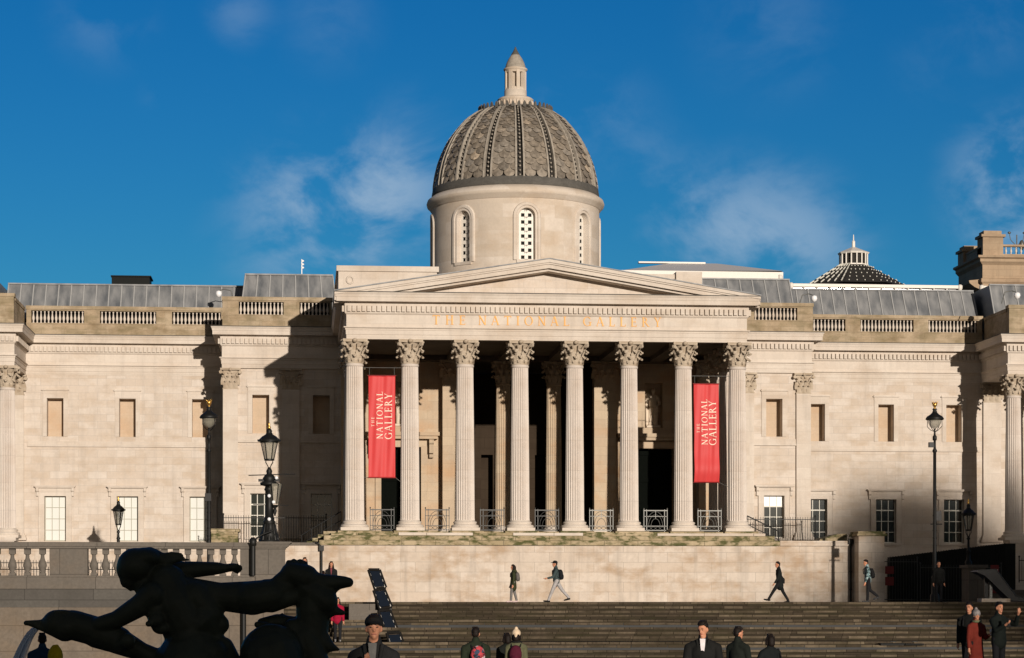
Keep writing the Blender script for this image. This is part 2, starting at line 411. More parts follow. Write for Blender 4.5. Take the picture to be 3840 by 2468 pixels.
# ------------------------------------------------------------------ the setting
XC = 12.35                                    # axis of the gallery
TER = -0.10                                   # terrace level (0 is the camera's height)
def ground_z(x, y):
    def ss(a, b, t):
        t = max(0, min(1, (t-a)/(b-a))); return t*t*(3-2*t)
    lo = -2.15 + .20*ss(12.5, 15.5, x)
    z = -1.95 + (lo+1.95)*ss(26, 34, y)
    return z + (-2.75-z)*ss(62, 84, y)
g = MB()
xs = [-3000, -600, -150, -60, -30] + [i for i in range(-24, 60, 3)] + [75, 150, 600, 3000]
ys = [-3000, -600, -200, -100, -40] + [i for i in range(-10, 90, 4)] + [97]
for y in ys:
    for x in xs: g.v.append((x, y, ground_z(x, y)))
nx = len(xs)
for j in range(len(ys)-1):
    for i in range(nx-1):
        g.f.append((j*nx+i, j*nx+i+1, (j+1)*nx+i+1, (j+1)*nx+i)); g.sm.append(True)
# beyond the steps the same sheet runs on at terrace level out to the horizon
b0 = len(g.v)
for x in xs: g.v.append((x, 97.0, -1.0))
for x in xs: g.v.append((x, 97.0, TER-.4))
for x in xs: g.v.append((x, 3000, TER-.4))
base = (len(ys)-1)*nx
for rows in ((base, b0), (b0, b0+nx), (b0+nx, b0+2*nx)):
    for i in range(nx-1): g.f.append((rows[0]+i, rows[0]+i+1, rows[1]+i+1, rows[1]+i)); g.sm.append(False)
tag(ob('ground', g, M['pave']), kind='structure')
t_ = MB().box(-40, 75, 96.0, 116.0, TER-.3, TER)
tag(ob('terrace', t_, M['pave']), kind='structure')
f_ = MB().box(-40, 27.4, 116.4, 146, TER-.2, 2.72)
tag(ob('forecourt', f_, M['pave']), kind='structure')

# steps: two landings between flights
steps_y = []
def flight():
    root = empty('steps', (14, 94, -1.0))
    tag(root, 'wide dark worn granite steps climbing to the terrace in front of the gallery wall', 'steps')
    z, y = TER, 96.0; x0, x1 = -0.85, 60
    mb = MB(); lb = MB()
    def step(mbb, h, d):
        nonlocal z, y
        mbb.box(x0, x1, y-d, y+.02, z-h-3*.0 - .6, z-h) if False else None
        y -= d; z -= h
    prof = [(96.0, TER)]
    yy, zz = 96.0, TER
    tread_list = []
    def down(h, d, m):
        nonlocal yy, zz
        # riser from zz to zz-h at yy, then tread forward to yy-d
        m.box(x0, x1, yy-d, yy+.0, zz-h-.35, zz-h)
        steps_y.append((yy-d, yy, zz-h))
        yy -= d; zz -= h
    for k in range(3): down(.175, .38, mb)
    down(.175, 2.3, mb); down(.125, .38, lb)
    for k in range(3): down(.175, .38, mb)
    down(.175, 2.3, mb); down(.125, .38, lb)
    for k in range(5): down(.175, .38, mb)
    mb.box(x0, x1, 95.985, 96.4, TER-.18, TER+.003); steps_y.insert(0, (96.0, 96.4, TER+.003))
    # riser faces: nosings with chips
    for (a, b, zt) in steps_y:
        nb = MB()
        x = x0
        while x < x1:
            w = random.uniform(.35, 1.5); xe = min(x+w, x1)
            dd = random.uniform(0, .012); hh = random.uniform(.065, .095)
            nb.box(x+.012, xe-.012, a-.022-dd, a+.05, zt-hh, zt+.004+random.uniform(0,.006))
            x = xe
        ob('nosing', nb, M['nosing'], root)
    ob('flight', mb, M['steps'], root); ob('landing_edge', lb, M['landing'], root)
flight()
def step_z(y):
    for a, b, zt in steps_y:
        if a <= y <= b: return zt
    return TER if y > 96 else -2.75

# ------------------------------------------------------------------ gallery building
G = empty('gallery_building', (XC, 126, TER))
tag(G, 'long cream stone museum with columned portico, pediment and scaled dome', 'building')
def gp(name, mb, mat, parent=None, fix=False):
    return ob(name, mb, mat, parent or G, (0,0,0), fix=fix)

Z0, ZA, ZF, ZD0, ZD1, ZC, ZT = 3.5, 13.2, 13.82, 14.55, 14.9, 15.05, 15.5
YW, YP, YO = 138.1, 133.1, 133.1
def wall_grid(mb, x0, x1, z0, z1, y, holes, depth):
    """front face at y with rectangular openings (hx0,hx1,hz0,hz1) and reveals of the given depth"""
    X = sorted(set([x0, x1]+[h[0] for h in holes]+[h[1] for h in holes])); Z = sorted(set([z0, z1]+[h[2] for h in holes]+[h[3] for h in holes]))
    X = [x for x in X if x0 <= x <= x1]; Z = [z for z in Z if z0 <= z <= z1]
    for a, b in zip(X, X[1:]):
        for c, d in zip(Z, Z[1:]):
            mx, mz = (a+b)/2, (c+d)/2
            if any(h[0] < mx < h[1] and h[2] < mz < h[3] for h in holes): continue
            mb.add([(a,y,c),(b,y,c),(b,y,d),(a,y,d)], [(0,1,2,3)])
    for h in holes:
        a, b, c, d = h[:4]; e = y+depth
        mb.add([(a,y,c),(a,e,c),(a,e,d),(a,y,d)], [(0,3,2,1)]); mb.add([(b,y,c),(b,e,c),(b,e,d),(b,y,d)], [(0,1,2,3)])
        mb.add([(a,y,d),(b,y,d),(b,e,d),(a,e,d)], [(0,3,2,1)]); mb.add([(a,y,c),(b,y,c),(b,e,c),(a,e,c)], [(0,1,2,3)])
    return mb

def upper_window(xc, y, w=.96, zb=9.6, zt=11.85, parent=None):
    d = .75
    w_ = gp('blind_window', MB().box(xc-w/2-.05, xc+w/2+.05, y+d, y+d+.1, zb-.05, zt+.05), M['blind'])
    f = MB(); fw = .25
    f.box(xc-w/2-fw, xc-w/2, y-.05, y+.05, zb, zt); f.box(xc+w/2, xc+w/2+fw, y-.05, y+.05, zb, zt); f.box(xc-w/2-fw-.003, xc+w/2+fw+.003, y-.053, y+.05, zt, zt+.26)
    gp('frame', f, M['trim'], w_)
    h = MB().box(xc-w/2-.32, xc+w/2+.32, y-.13, y+.05, zt+.44, zt+.51); h.box(xc-w/2-.27, xc+w/2+.27, y-.09, y+.05, zt+.51, zt+.56); h.box(xc-w/2-.26, xc+w/2+.26, y-.06, y+.05, zt+.26, zt+.44)
    gp('hood', h, M['trim'], w_)
    return (xc-w/2, xc+w/2, zb, zt)

def ground_window(xc, y, w=1.25, zb=3.45, zt=6.1, bright=True, cols=3, blindfrac=1.0, top=0):
    d = .38 if bright else .34
    W_ = gp('window', MB().box(xc-w/2-.03, xc+w/2+.03, y+d, y+d+.05, zb-.03, zt+.03), M['glass'])
    if bright:
        gp('blind', MB().box(xc-w/2+.04, xc+w/2-.04, y+d-.035, y+d-.015, zb+(zt-zb)*(1-blindfrac), zt-.03), M['blindcloth'], W_)
    if top: gp('blind', MB().box(xc-w/2+.04, xc+w/2-.04, y+d-.035, y+d-.015, zt-(zt-zb)*top, zt-.03), M['camwhite'], W_)
    s = MB(); e = y+d-.05; bw = .018 if bright else .022
    s.box(xc-w/2, xc-w/2+.05, e-.03, e+.03, zb, zt); s.box(xc+w/2-.05, xc+w/2, e-.03, e+.03, zb, zt)
    s.box(xc-w/2+.05, xc+w/2-.05, e-.028, e+.03, zt-.05, zt); s.box(xc-w/2+.05, xc+w/2-.05, e-.028, e+.03, zb, zb+.07)
    for i in range(1, cols): x = xc-w/2+w*i/cols; s.box(x-bw, x+bw, e-.02, e+.02, zb+.07, zt-.05)
    for i in range(1, 4):
        z = zb+(zt-zb)*i/4; hh = bw*1.8 if i == 3 and not bright else bw
        s.box(xc-w/2+.05, xc+w/2-.05, e-.024, e+.016, z-hh, z+hh)
    gp('sash', s, M['muntin_dull' if bright else 'muntin'], W_)
    f = MB(); fw = .30
    f.box(xc-w/2-fw, xc-w/2, y-.07, y+.05, zb-.02, zt); f.box(xc+w/2, xc+w/2+fw, y-.07, y+.05, zb-.02, zt); f.box(xc-w/2-fw-.003, xc+w/2+fw+.003, y-.073, y+.05, zt, zt+.28)
    f.box(xc-w/2-fw-.04, xc-w/2-fw, y-.10, y+.05, zb-.02, zt+.24); f.box(xc+w/2+fw, xc+w/2+fw+.04, y-.10, y+.05, zb-.02, zt+.24)
    gp('frame', f, M['trim'], W_)
    h = MB(); h.box(xc-w/2-.50, xc+w/2+.50, y-.26, y+.05, zt+.47, zt+.53); h.box(xc-w/2-.56, xc+w/2+.56, y-.32, y+.05, zt+.53, zt+.60); h.box(xc-w/2-.36, xc+w/2+.36, y-.10, y+.05, zt+.28, zt+.47)
    for s_ in (-1, 1):
        cx = xc+s_*(w/2+.40); h.box(cx-.07, cx+.07, y-.22, y+.05, zt+.28, zt+.47); h.box(cx-.055, cx+.055, y-.13, y+.05, zt+.02, zt+.28); h.cyl((cx-.075, y-.15, zt+.34), (cx+.075, y-.15, zt+.34), .09, n=10); h.cyl((cx-.06, y-.10, zt+.03), (cx+.06, y-.10, zt+.03), .05, n=8)
    gp('hood', h, M['trim'], W_)
    gp('sill', MB().box(xc-w/2-.34, xc+w/2+.34, y-.14, y+.1, zb-.14, zb-.02), M['trim'], W_)
    return (xc-w/2, xc+w/2, zb, zt)

mir = lambda x: 2*XC-x
# --- wings
for side in (0, 1):
    f = (lambda x: x) if side == 0 else mir
    wx = [-14.6, -10.4, -6.15]; holes = []
    for i, c in enumerate(wx):
        holes.append(upper_window(f(c), YW))
        holes.append(ground_window(f(c), YW, bright=(side == 0)))
    a, b = sorted((f(-22.0), f(-4.7)))
    wb = MB(); wall_grid(wb, a, b, TER-.2, ZA, YW, holes, .8)
    wb.box(a, b, YW+.9, YW+6, TER-.2, ZA)
    gp('wall', wb, M['wall'])
    a2, b2 = sorted((f(-16.2), f(-4.7)))
    sc = MB().box(a2, b2, YW-.10, YW+.05, 9.0, 9.13); sc.box(a2, b2, YW-.06, YW+.05, 9.13, 9.32); gp('string_course', sc, M['trim'])
    gp('plinth_course', MB().box(a2, b2, YW-.05, YW+.05, 2.98, 3.15).box(a2, b2, YW-.09, YW+.05, 2.2, 2.98), M['trim'])
# --- inner pavilions
for side in (0, 1):
    f = (lambda x: x) if side == 0 else mir
    holes = []
    for c in (-2.5, .94):
        holes.append(upper_window(f(c), YP, w=.96, zb=9.5, zt=11.7))
        holes.append(ground_window(f(c), YP, w=1.2, zb=3.6, zt=6.07, bright=False, top=(.25 if side and c < 0 else 0)))
    a, b = sorted((f(-4.66), f(2.2)))
    wb = MB(); wall_grid(wb, a, b, TER-.2, ZA, YP, holes, .8)
    xo = f(-4.66)
    wb.box(a, b, YP+.9, YW+.5, TER-.2, ZA)
    # flank
    wb.add([(xo, YP, TER-.2), (xo, YW+.5, TER-.2), (xo, YW+.5, ZA), (xo, YP, ZA)], [(0,1,2,3) if side else (0,3,2,1)])
    gp('wall', wb, M['wall'])
    for q in ((-3.79, -1.29), (-.30, 2.1)):
        s1 = MB(); a3, b3 = sorted((f(q[0]), f(q[1]))); s1.box(a3, b3, YP-.12, YP+.05, 8.98, 9.10); s1.box(a3, b3, YP-.08, YP+.05, 9.10, 9.36)
        gp('string_course', s1, M['trim'])

# --- corinthian capital (radius rt at the neck, height h, top width w)
def capital_mb(rt, h, w, flat=False):
    mb = MB()
    mb.lathe([(rt*1.04, 0), (rt*1.06, .04*h), (rt*.86, .06*h), (rt*.84, .5*h), (rt*.95, .75*h), (rt*1.20, .88*h)], 24)
    for row, (z0, z1, n, off, out) in enumerate(((.03, .42, 8, 0, .34), (.18, .70, 8, .5, .42))):
        for i in range(n):
            a = 2*math.pi*(i+off)/n
            ca, sa = math.cos(a), math.sin(a); t = (-sa, ca)
            pts = []
            K = 7
            for k in range(K+1):
                u = k/K
                zz = (z0+(z1-z0)*(u if u < .8 else .8+.12*math.sin((u-.8)/.2*math.pi)))*h
                rr = rt*(1.03+.10*u) + rt*out*1.25*max(0, (u-.45)/.55)**1.5
                if u > .85: zz -= .05*h*(u-.85)/.15
                ww = rt*.36*(1-.45*abs(u-.35))*(1+.16*(-1)**k)
                pts.append((rr, zz, ww))
            vs = []
            for rr, zz, ww in pts:
                for s_, dr in ((-1, -.05), (-.5, .02), (0, .07), (.5, .02), (1, -.05)):
                    vs.append((ca*(rr+dr*rt)+t[0]*ww*s_, sa*(rr+dr*rt)+t[1]*ww*s_, zz))
            fs = []
            for k in range(K):
                for q in range(4): fs.append((k*5+q, k*5+q+1, (k+1)*5+q+1, (k+1)*5+q))
            mb.add(vs, fs, False)
            tip = pts[-1]; mb.ell((ca*(tip[0]), sa*(tip[0]), tip[1]-.01), (.11*rt+.03, .11*rt+.03, .05*h), 8, 5)
    # corner volutes and helices
    for i in range(4):
        a = math.pi/4+i*math.pi/2; ca, sa = math.cos(a), math.sin(a)
        rv = w/2*1.22
        mb.tube([(ca*rt*1.05, sa*rt*1.05, .52*h), (ca*rt*1.25, sa*rt*1.25, .72*h), (ca*rv*.93, sa*rv*.93, .86*h)], .055*h, 6)
        mb.cyl((ca*rv*.9-sa*.06, sa*rv*.9+ca*.06, .80*h), (ca*rv*.9+sa*.06, sa*rv*.9-ca*.06, .80*h), .085*h, n=10)
        for s_ in (-1, 1):
            b = a + s_*.52; mb.cyl((math.cos(b)*rt*1.05, math.sin(b)*rt*1.05, .55*h), (math.cos(b)*rt*1.42, math.sin(b)*rt*1.42, .80*h), .03*h, .05*h, 6)
    # abacus with concave sides, flower in the middle
    vs = []; q = w/2
    pl = []
    for i in range(4):
        a = math.pi/4+i*math.pi/2
        c0 = Vector((math.cos(a), math.sin(a)))*q*1.3; c1 = Vector((math.cos(a+math.pi/2), math.sin(a+math.pi/2)))*q*1.3
        for k in range(6):
            u = (k+.25)/6; p = c0.lerp(c1, u); p *= 1-.20*math.sin(u*math.pi); pl.append(p)
    n = len(pl)
    vs = [(p.x, p.y, .88*h) for p in pl]+[(p.x*1.03, p.y*1.03, h) for p in pl]
    mb.add(vs, [(i, (i+1)%n, (i+1)%n+n, i+n) for i in range(n)]+[tuple(range(n-1,-1,-1)), tuple(range(n, 2*n))])
    for i in range(4):
        a = i*math.pi/2; mb.ell((math.cos(a)*q*.88, math.sin(a)*q*.88, .93*h), (.1*h, .1*h, .09*h), 8, 5)
    return mb

COLH = ZA-Z0
def column_master(r=.49, z0=Z0, mat='column', h=COLH, capmat='capital'):
    hb, hc = .55, 1.22
    flute = lambda i: [1.0, .955, .89, .89, .955][i % 5]
    z1, z2 = hb, h-hc
    k = r/.49
    prof = [(r*1.03, z1), (r, z1+.12)]
    for u in (.33, .66, 1): prof.append((r*(1-.145*u**1.4), z1+.12+(z2-.12-z1-.12)*u))
    sh = MB().lathe(prof, 120, fl=flute, smooth=False)
    sh.lathe([(r*.88, z2-.14), (r*.93, z2-.10), (r*.93, z2-.04), (r*.87, z2)], 32)
    cm = mesh('column', sh, M[mat])
    bm = MB(); q = r*1.45
    bm.box(-q, q, -q, q, 0, .17)
    bm.lathe([(r*1.38, .17), (r*1.45, .22), (r*1.45, .27), (r*1.36, .32), (r*1.20, .335), (r*1.16, .38), (r*1.22, .41), (r*1.24, .45), (r*1.18, .49), (r*1.05, .505), (r*1.02, .56)], 36)
    bme = mesh('base', bm, M['trim'])
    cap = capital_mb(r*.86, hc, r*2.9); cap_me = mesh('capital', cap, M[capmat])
    def place(x, y, rot=0):
        c = ob('column', cm, None, G, (x, y, z0), rz=rot)
        b = ob('base', bme, None, c, (0,0,0), local=True); ca = ob('capital', cap_me, None, c, (0,0,z2), local=True)
        return c
    return place
place_col = column_master()
colx = [XC+(i-3.5)*2.81 for i in range(8)]
for x in colx: place_col(x, 118)
for x in (colx[0], colx[-1]):
    for y in (120.85, 123.7): place_col(x, y)
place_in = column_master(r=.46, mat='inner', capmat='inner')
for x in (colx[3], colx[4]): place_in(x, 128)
# outer pavilion columns
for s_ in (0, 1):
    for k in range(3):
        x = -16.75-k*2.9
        place_col(x if s_ == 0 else mir(x), YO)

# pilasters
def pilaster(xa, xb, y, z0=Z0, proj=.16, mat='trim', capm='capital', top=ZA):
    w = xb-xa; cx = (xa+xb)/2
    mb = MB().box(xa, xb, y-proj, y+.05, z0+.42, top-1.2)
    p = gp('pilaster', mb, M[mat])
    b = MB().box(xa-.16, xb+.16, y-proj-.14, y+.05, z0, z0+.16); b.box(xa-.12, xb+.12, y-proj-.10, y+.05, z0+.16, z0+.30); b.box(xa-.05, xb+.05, y-proj-.05, y+.05, z0+.30, z0+.42)
    gp('base', b, M['trim'], p)
    c = MB(); h = 1.2; zb = top-h
    c.box(xa-.02, xb+.02, y-proj-.02, y+.05, zb, zb+.07); c.box(xa+.02, xb-.02, y-proj-.01, y+.05, zb+.07, zb+h*.88)
    n = 3
    for row, (u0, u1, n, off, o) in enumerate(((.05,.42,3,0,.10), (.2,.68,4,0,.14))):
        for i in range(n):
            x = xa+w*(i+.5)/n if n == 3 else xa+w*i/(n-1)
            pts = [(0, 0, .9), (.02, .35, 1.0), (.04, .65, .75), (o, .9, .55), (o+.04, .86, .2)]
            vs = []
            for dy, uu, ws in pts:
                z = zb+h*(u0+(u1-u0)*uu); hw = w*.15*ws
                vs += [(x-hw, y-proj-.02-dy, z), (x, y-proj-.05-dy, z), (x+hw, y-proj-.02-dy, z)]
            fs = []
            for k in range(len(pts)-1):
                for q in range(2): fs.append((k*3+q, k*3+q+1, (k+1)*3+q+1, (k+1)*3+q))
            c.add(vs, fs); c.ell((x, y-proj-.07-o, zb+h*(u0+(u1-u0)*.84)), (.07, .05, .05), 8, 5)
    for s_ in (-1, 1):
        ex = cx+s_*(w/2+.12)
        c.tube([(cx+s_*w*.30, y-proj-.03, zb+.5*h), (cx+s_*w*.42, y-proj-.08, zb+.72*h), (ex, y-proj-.12, zb+.86*h)], .05, 6)
        c.cyl((ex, y-proj-.2, zb+.80*h), (ex, y-proj+.02, zb+.80*h), .10, n=10)
        c.cyl((cx+s_*.10, y-proj-.1, zb+.78*h), (cx+s_*.10, y-proj, zb+.78*h), .07, n=8)
    c.box(xa-.15, xb+.15, y-proj-.16, y+.05, zb+.90*h, top-.003)
    c.ell((cx, y-proj-.17, zb+.93*h), (.1, .06, .1), 8, 5)
    gp('capital', c, M[capm], p)
for s_ in (0, 1):
    for a, b in ((-4.64, -3.79), (-1.29, -.30)):
        if s_: a, b = mir(b), mir(a)
        pilaster(a, b, YP)
    a, b = -17.5, -16.4
    if s_: a, b = mir(b), mir(a)
    pilaster(a, b, YW)
    a, b = (colx[0]-.55, colx[0]+.55) if s_ == 0 else (colx[-1]-.55, colx[-1]+.55)
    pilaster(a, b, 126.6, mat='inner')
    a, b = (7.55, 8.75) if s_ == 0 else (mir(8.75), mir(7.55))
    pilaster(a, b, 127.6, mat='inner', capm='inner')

# --- entablatures, carried along plan paths (outward = right of travel)
ent_prof = [(-.4, ZA), (.0, ZA), (.0, ZA+.22), (.03, ZA+.23), (.03, ZA+.45), (.06, ZA+.46), (.06, ZF-.09), (.14, ZF-.05), (.14, ZF), (.0, ZF+.01), (.0, ZD0-.12), (.08, ZD0-.04), (.08, ZD0), (-.4, ZD0)]
CO = .64
cor_prof = [(-.4, ZD0+.002), (.09, ZD0+.002), (.09, ZC-.02), (.12, ZC), (.80, ZC+.002), (.80, ZC+.20), (.83, ZC+.23), (.86, ZC+.34), (.93, ZC+.42), (.93, ZT), (-.4, ZT+.03)]
cor_prof = [(o*CO if o > .2 else o, z) for o, z in cor_prof]
def dentils(path, mb):
    for (x0, y0), (x1, y1) in zip(path, path[1:]):
        L = math.hypot(x1-x0, y1-y0); n = max(1, round(L/.25)); dx, dy = (x1-x0)/L, (y1-y0)/L; nx_, ny_ = dy, -dx
        for i in range(n):
            c = (i+.5)/n*L; px, py = x0+dx*c, y0+dy*c
            a = Vector((px-dx*.085, py-dy*.085)); b = Vector((px+dx*.085, py+dy*.085)); o = Vector((nx_, ny_))
            z0, z1 = ZD0+.03, ZD1-.02
            p = [a+o*.085, b+o*.085, b+o*.22, a+o*.22]
            mb.add([(q.x, q.y, z0) for q in p]+[(q.x, q.y, z1) for q in p], [(0,1,2,3), (7,6,5,4), (0,4,5,1), (1,5,6,2), (2,6,7,3), (3,7,4,0)])
yp0 = 117.55; pl, pr = colx[0]-.42, colx[-1]+.42
paths = {
 'left': [(-24, YO-.40), (-16.3, YO-.40), (-16.3, YW-.02), (-4.70, YW-.02), (-4.70, YP-.18), (pl, YP-.18)],
}
paths['right'] = [(mir(x), y) for x, y in reversed(paths['left'])]
paths['portico'] = [(pl, YP-.2), (pl, yp0), (pr, yp0), (pr, YP-.2)]
for k, p in paths.items():
    e = MB().sweep(p, ent_prof)
    gp('entablature', e, M['trim'], fix=True)
    c = MB().sweep(p, cor_prof); dentils(p, c)
    cc = gp('cornice', c, M['trim'], fix=True)
    gp('flashing', MB().sweep(p, [(.25, ZT+.0), (.615, ZT+.0), (.615, ZT+.045), (.25, ZT+.06)]), M['domelead'], cc, fix=True)
for s_ in (0, 1):           # underside of the outer colonnades
    a, b = (-24, -16.35) if s_ == 0 else (mir(-16.35), mir(-24))
    gp('soffit', MB().box(a, b, YO, YW, ZA+.01, ZA+.5), M['trim'])

# --- balustrades on the roof
balu_prof = [(.075, 0), (.075, .07), (.045, .09), (.05, .14), (.098, .25), (.10, .32), (.07, .42), (.045, .54), (.04, .62), (.065, .65), (.065, .74)]
balu_prof = [(r*.80, z) for r, z in balu_prof]
balu_me = mesh('baluster', MB().lathe(balu_prof, 10), M['trim'])
balu_count = [0]; rest = MB()
def roof_balustrade(x0, x1, y, bays, returns=()):
    P = MB(); zb0, zb1, zr0, zr1 = ZT, 16.2, 16.93, 17.2
    P.box(x0, x1, y-.22, y+.22, zb0, zb1-.06); P.box(x0-.02, x1+.02, y-.25, y+.25, zb1-.06, zb1)
    P.box(x0-.04, x1+.04, y-.27, y+.27, zr0+.07, zr1); P.box(x0, x1, y-.20, y+.20, zr0, zr0+.07)
    gp('gutter', MB().box(x0+.1, x1-.1, y+.45, y+.6, ZT, 16.98), M['gutter'])
    edges = [x0]+[v for b in bays for v in b[:2]]+[x1]
    for a, b in zip(edges[::2], edges[1::2]):
        if b-a > .02: P.box(a+.002, b-.002, y-.215, y+.215, zb1, zr0)
    B = gp('balustrade', P, M['parapet'])
    for a, b, n in bays:
        for i in range(n):
            x = a+(b-a)*(i+.5)/n
            if balu_count[0] < 99:
                ob('baluster', balu_me, None, B, (x, y, zb1), local=False); balu_count[0] += 1
            else: rest.lathe(balu_prof, 10, c=(x, y, zb1))
    return B
yb = YW-.35
for s_ in (0, 1):
    f = (lambda v: [tuple(t) for t in v]) if s_ == 0 else (lambda v: [(mir(b), mir(a), n) for a, b, n in reversed(v)])
    wb_ = f([(-15.93, -12.87, 14), (-11.96, -8.69, 15), (-7.77, -4.9, 13)])
    pb_ = f([(-3.73, -1.20, 12), (-.30, 1.4, 8)])
    a, b = (-16.2, -4.75) if s_ == 0 else (mir(-4.75), mir(-16.2))
    roof_balustrade(a, b, yb, wb_)
    a, b = (-4.65, 1.55) if s_ == 0 else (mir(1.55), mir(-4.65))
    roof_balustrade(a, b, YP-.45, pb_)
    a, b = (-24, -16.3) if s_ == 0 else (mir(-16.3), mir(-24))
    P = MB().box(a, b, YO-.85+.2, YO-.2, ZT, 17.05); P.box(a-.05, b+.05, YO-.70, YO-.15, 17.05, 17.25)
    xq = -16.55 if s_ == 0 else mir(-16.55)
    P.box(xq-.24, xq+.24, YO-.2, YW-.6, ZT, 16.9); P.box(xq-.28, xq+.28, YO-.15, YW-.6, 16.9, 17.1)
    gp('parapet', P, M['parapet'])
ro = gp('baluster', rest, M['trim']); ro['kind'] = 'stuff'

# --- portico: pediment, floor, inner walls
ped = MB().box(pl+.05, pr-.05, yp0-.5, yp0+1.0, ZT-.3, ZT+.02)
hw = (pr-pl)/2+.61; zb = ZT; apx = 17.28
def rake(y0, y1, o_lo, o_hi, hwid, mb):
    # sloping band between two offsets below the top line, left and right
    sl = (apx-zb-.0)/(hwid)
    for s_ in (-1, 1):
        pts = [(XC, apx-o_hi), (XC, apx-o_lo), (XC+s_*hwid, zb-o_lo+.03), (XC+s_*hwid, zb-o_hi+.03)]
        mb.poly(pts, y0, y1)
yf = yp0-.61
rake(yf, 119.0, 0, .16, hw, ped)
rake(yf+.07, 119.0, .16, .24, hw, ped)
rake(yf+.15, 119.0, .24, .44, hw, ped)
rake(yf+.38, 119.0, .44, .56, hw, ped)
pd = gp('pediment', ped, M['trim'], fix=True)
gp('tympanum', MB().poly([(XC-hw+.9, zb), (XC+hw-.9, zb), (XC, apx-.5)], yp0+.55, 119.0), M['wall'], pd)
rf = MB()
for s_ in (-1, 1):
    rf.poly([(XC, apx+.01), (XC, apx+.06), (XC+s_*(hw+.02), zb+.10), (XC+s_*(hw+.02), zb+.04)], yf-.03, 131.5)
gp('roof', rf, M['lead'], fix=True)
pod = MB()
pod.box(-30, 28.0, 116.0, 116.5, TER-.2, 2.72)
gp('podium_wall', pod, M['podium'])
gp('coping', MB().box(-30, .7, 115.9, 116.55, 2.72, 2.86), M['granite']); gp('coping', MB().box(24.0, 27.66, 115.9, 116.55, 2.74, 3.0), M['podium'])
mo = MB(); mo.box(.72, 23.98, 115.88, 118, 2.74, 2.99); mo.box(.95, 23.75, 116.1, 118, 2.99, 3.24)
gp('mossy_ledge', mo, M['moss'])
rr_ = random.Random(3)
x = 1.3
while x < 23.3:
    w = rr_.uniform(1.0, 2.6); xe = min(x+w, 23.35); d_ = rr_.uniform(-.02, .05)
    gp('ledge_block', MB().box(x+.01, xe-.01, 116.42+d_, 118, 3.24, 3.37+rr_.uniform(0, .02)), M['trim' if rr_.random() < .6 else 'moss']); x = xe
fl = MB(); 
for i, x in enumerate(colx): fl.box(x-.86, x+.86, 116.75, 119, 3.28, Z0-.003)
fl.box(1.6, 23.1, 117.0, 128, 3.0, 3.46); fl.box(1.6, 23.1, 128, 139, 3.0, 3.47)
gp('portico_floor', fl, M['moss'])
gp('ceiling', MB().box(pl+.3, pr-.3, 118.35, 138, ZA+.25, ZA+.5), M['ceiling_shade'])
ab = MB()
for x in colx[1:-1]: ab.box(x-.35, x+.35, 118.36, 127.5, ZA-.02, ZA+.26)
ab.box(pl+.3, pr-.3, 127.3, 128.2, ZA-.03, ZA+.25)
gp('ceiling_beam', ab, M['ceiling_shade'])
# inner side-bay walls with door and niche
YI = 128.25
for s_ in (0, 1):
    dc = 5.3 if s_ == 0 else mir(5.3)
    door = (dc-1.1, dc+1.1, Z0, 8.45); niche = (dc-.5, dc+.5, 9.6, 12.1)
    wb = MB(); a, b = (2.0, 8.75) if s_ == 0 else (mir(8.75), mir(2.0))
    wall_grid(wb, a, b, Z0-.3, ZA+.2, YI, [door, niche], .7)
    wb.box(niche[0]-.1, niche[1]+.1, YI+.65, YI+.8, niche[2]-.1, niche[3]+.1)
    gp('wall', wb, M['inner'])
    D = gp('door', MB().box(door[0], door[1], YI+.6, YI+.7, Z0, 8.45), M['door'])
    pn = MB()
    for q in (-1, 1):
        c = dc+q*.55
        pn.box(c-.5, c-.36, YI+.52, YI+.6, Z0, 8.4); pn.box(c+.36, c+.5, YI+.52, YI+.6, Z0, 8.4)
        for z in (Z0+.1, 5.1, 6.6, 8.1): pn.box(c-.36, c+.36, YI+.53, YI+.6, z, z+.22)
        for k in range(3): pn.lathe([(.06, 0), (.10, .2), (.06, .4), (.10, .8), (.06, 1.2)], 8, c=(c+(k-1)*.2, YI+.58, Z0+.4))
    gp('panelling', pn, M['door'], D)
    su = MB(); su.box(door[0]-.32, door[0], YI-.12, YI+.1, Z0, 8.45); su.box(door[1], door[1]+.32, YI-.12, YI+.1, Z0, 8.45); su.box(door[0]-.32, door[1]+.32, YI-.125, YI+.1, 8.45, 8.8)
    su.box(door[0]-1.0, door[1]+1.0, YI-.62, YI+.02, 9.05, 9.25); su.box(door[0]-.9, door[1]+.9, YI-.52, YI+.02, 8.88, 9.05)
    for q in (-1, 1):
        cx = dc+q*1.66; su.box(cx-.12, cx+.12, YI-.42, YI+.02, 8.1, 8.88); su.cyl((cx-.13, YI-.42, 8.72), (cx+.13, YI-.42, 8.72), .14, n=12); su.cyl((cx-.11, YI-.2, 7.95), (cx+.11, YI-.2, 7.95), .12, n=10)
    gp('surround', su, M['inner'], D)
# central recess
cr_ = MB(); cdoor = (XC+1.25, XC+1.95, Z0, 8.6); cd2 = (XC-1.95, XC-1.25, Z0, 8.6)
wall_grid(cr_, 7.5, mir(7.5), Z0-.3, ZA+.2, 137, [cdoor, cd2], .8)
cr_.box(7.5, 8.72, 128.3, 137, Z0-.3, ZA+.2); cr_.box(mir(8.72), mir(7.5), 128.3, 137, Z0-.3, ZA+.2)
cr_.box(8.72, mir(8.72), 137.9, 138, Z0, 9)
gp('wall', cr_, M['recess_shade'])
# portico flank walls behind the side columns, up to the attic
for s_ in (0, 1):
    fw = MB(); a, b = (colx[0]-.4, colx[0]+.4) if s_ == 0 else (colx[-1]-.4, colx[-1]+.4)
    fw.box(a, b, 126.62, YP+.3, Z0-.3, ZA+.05)
    gp('flank_wall', fw, M['wall'])
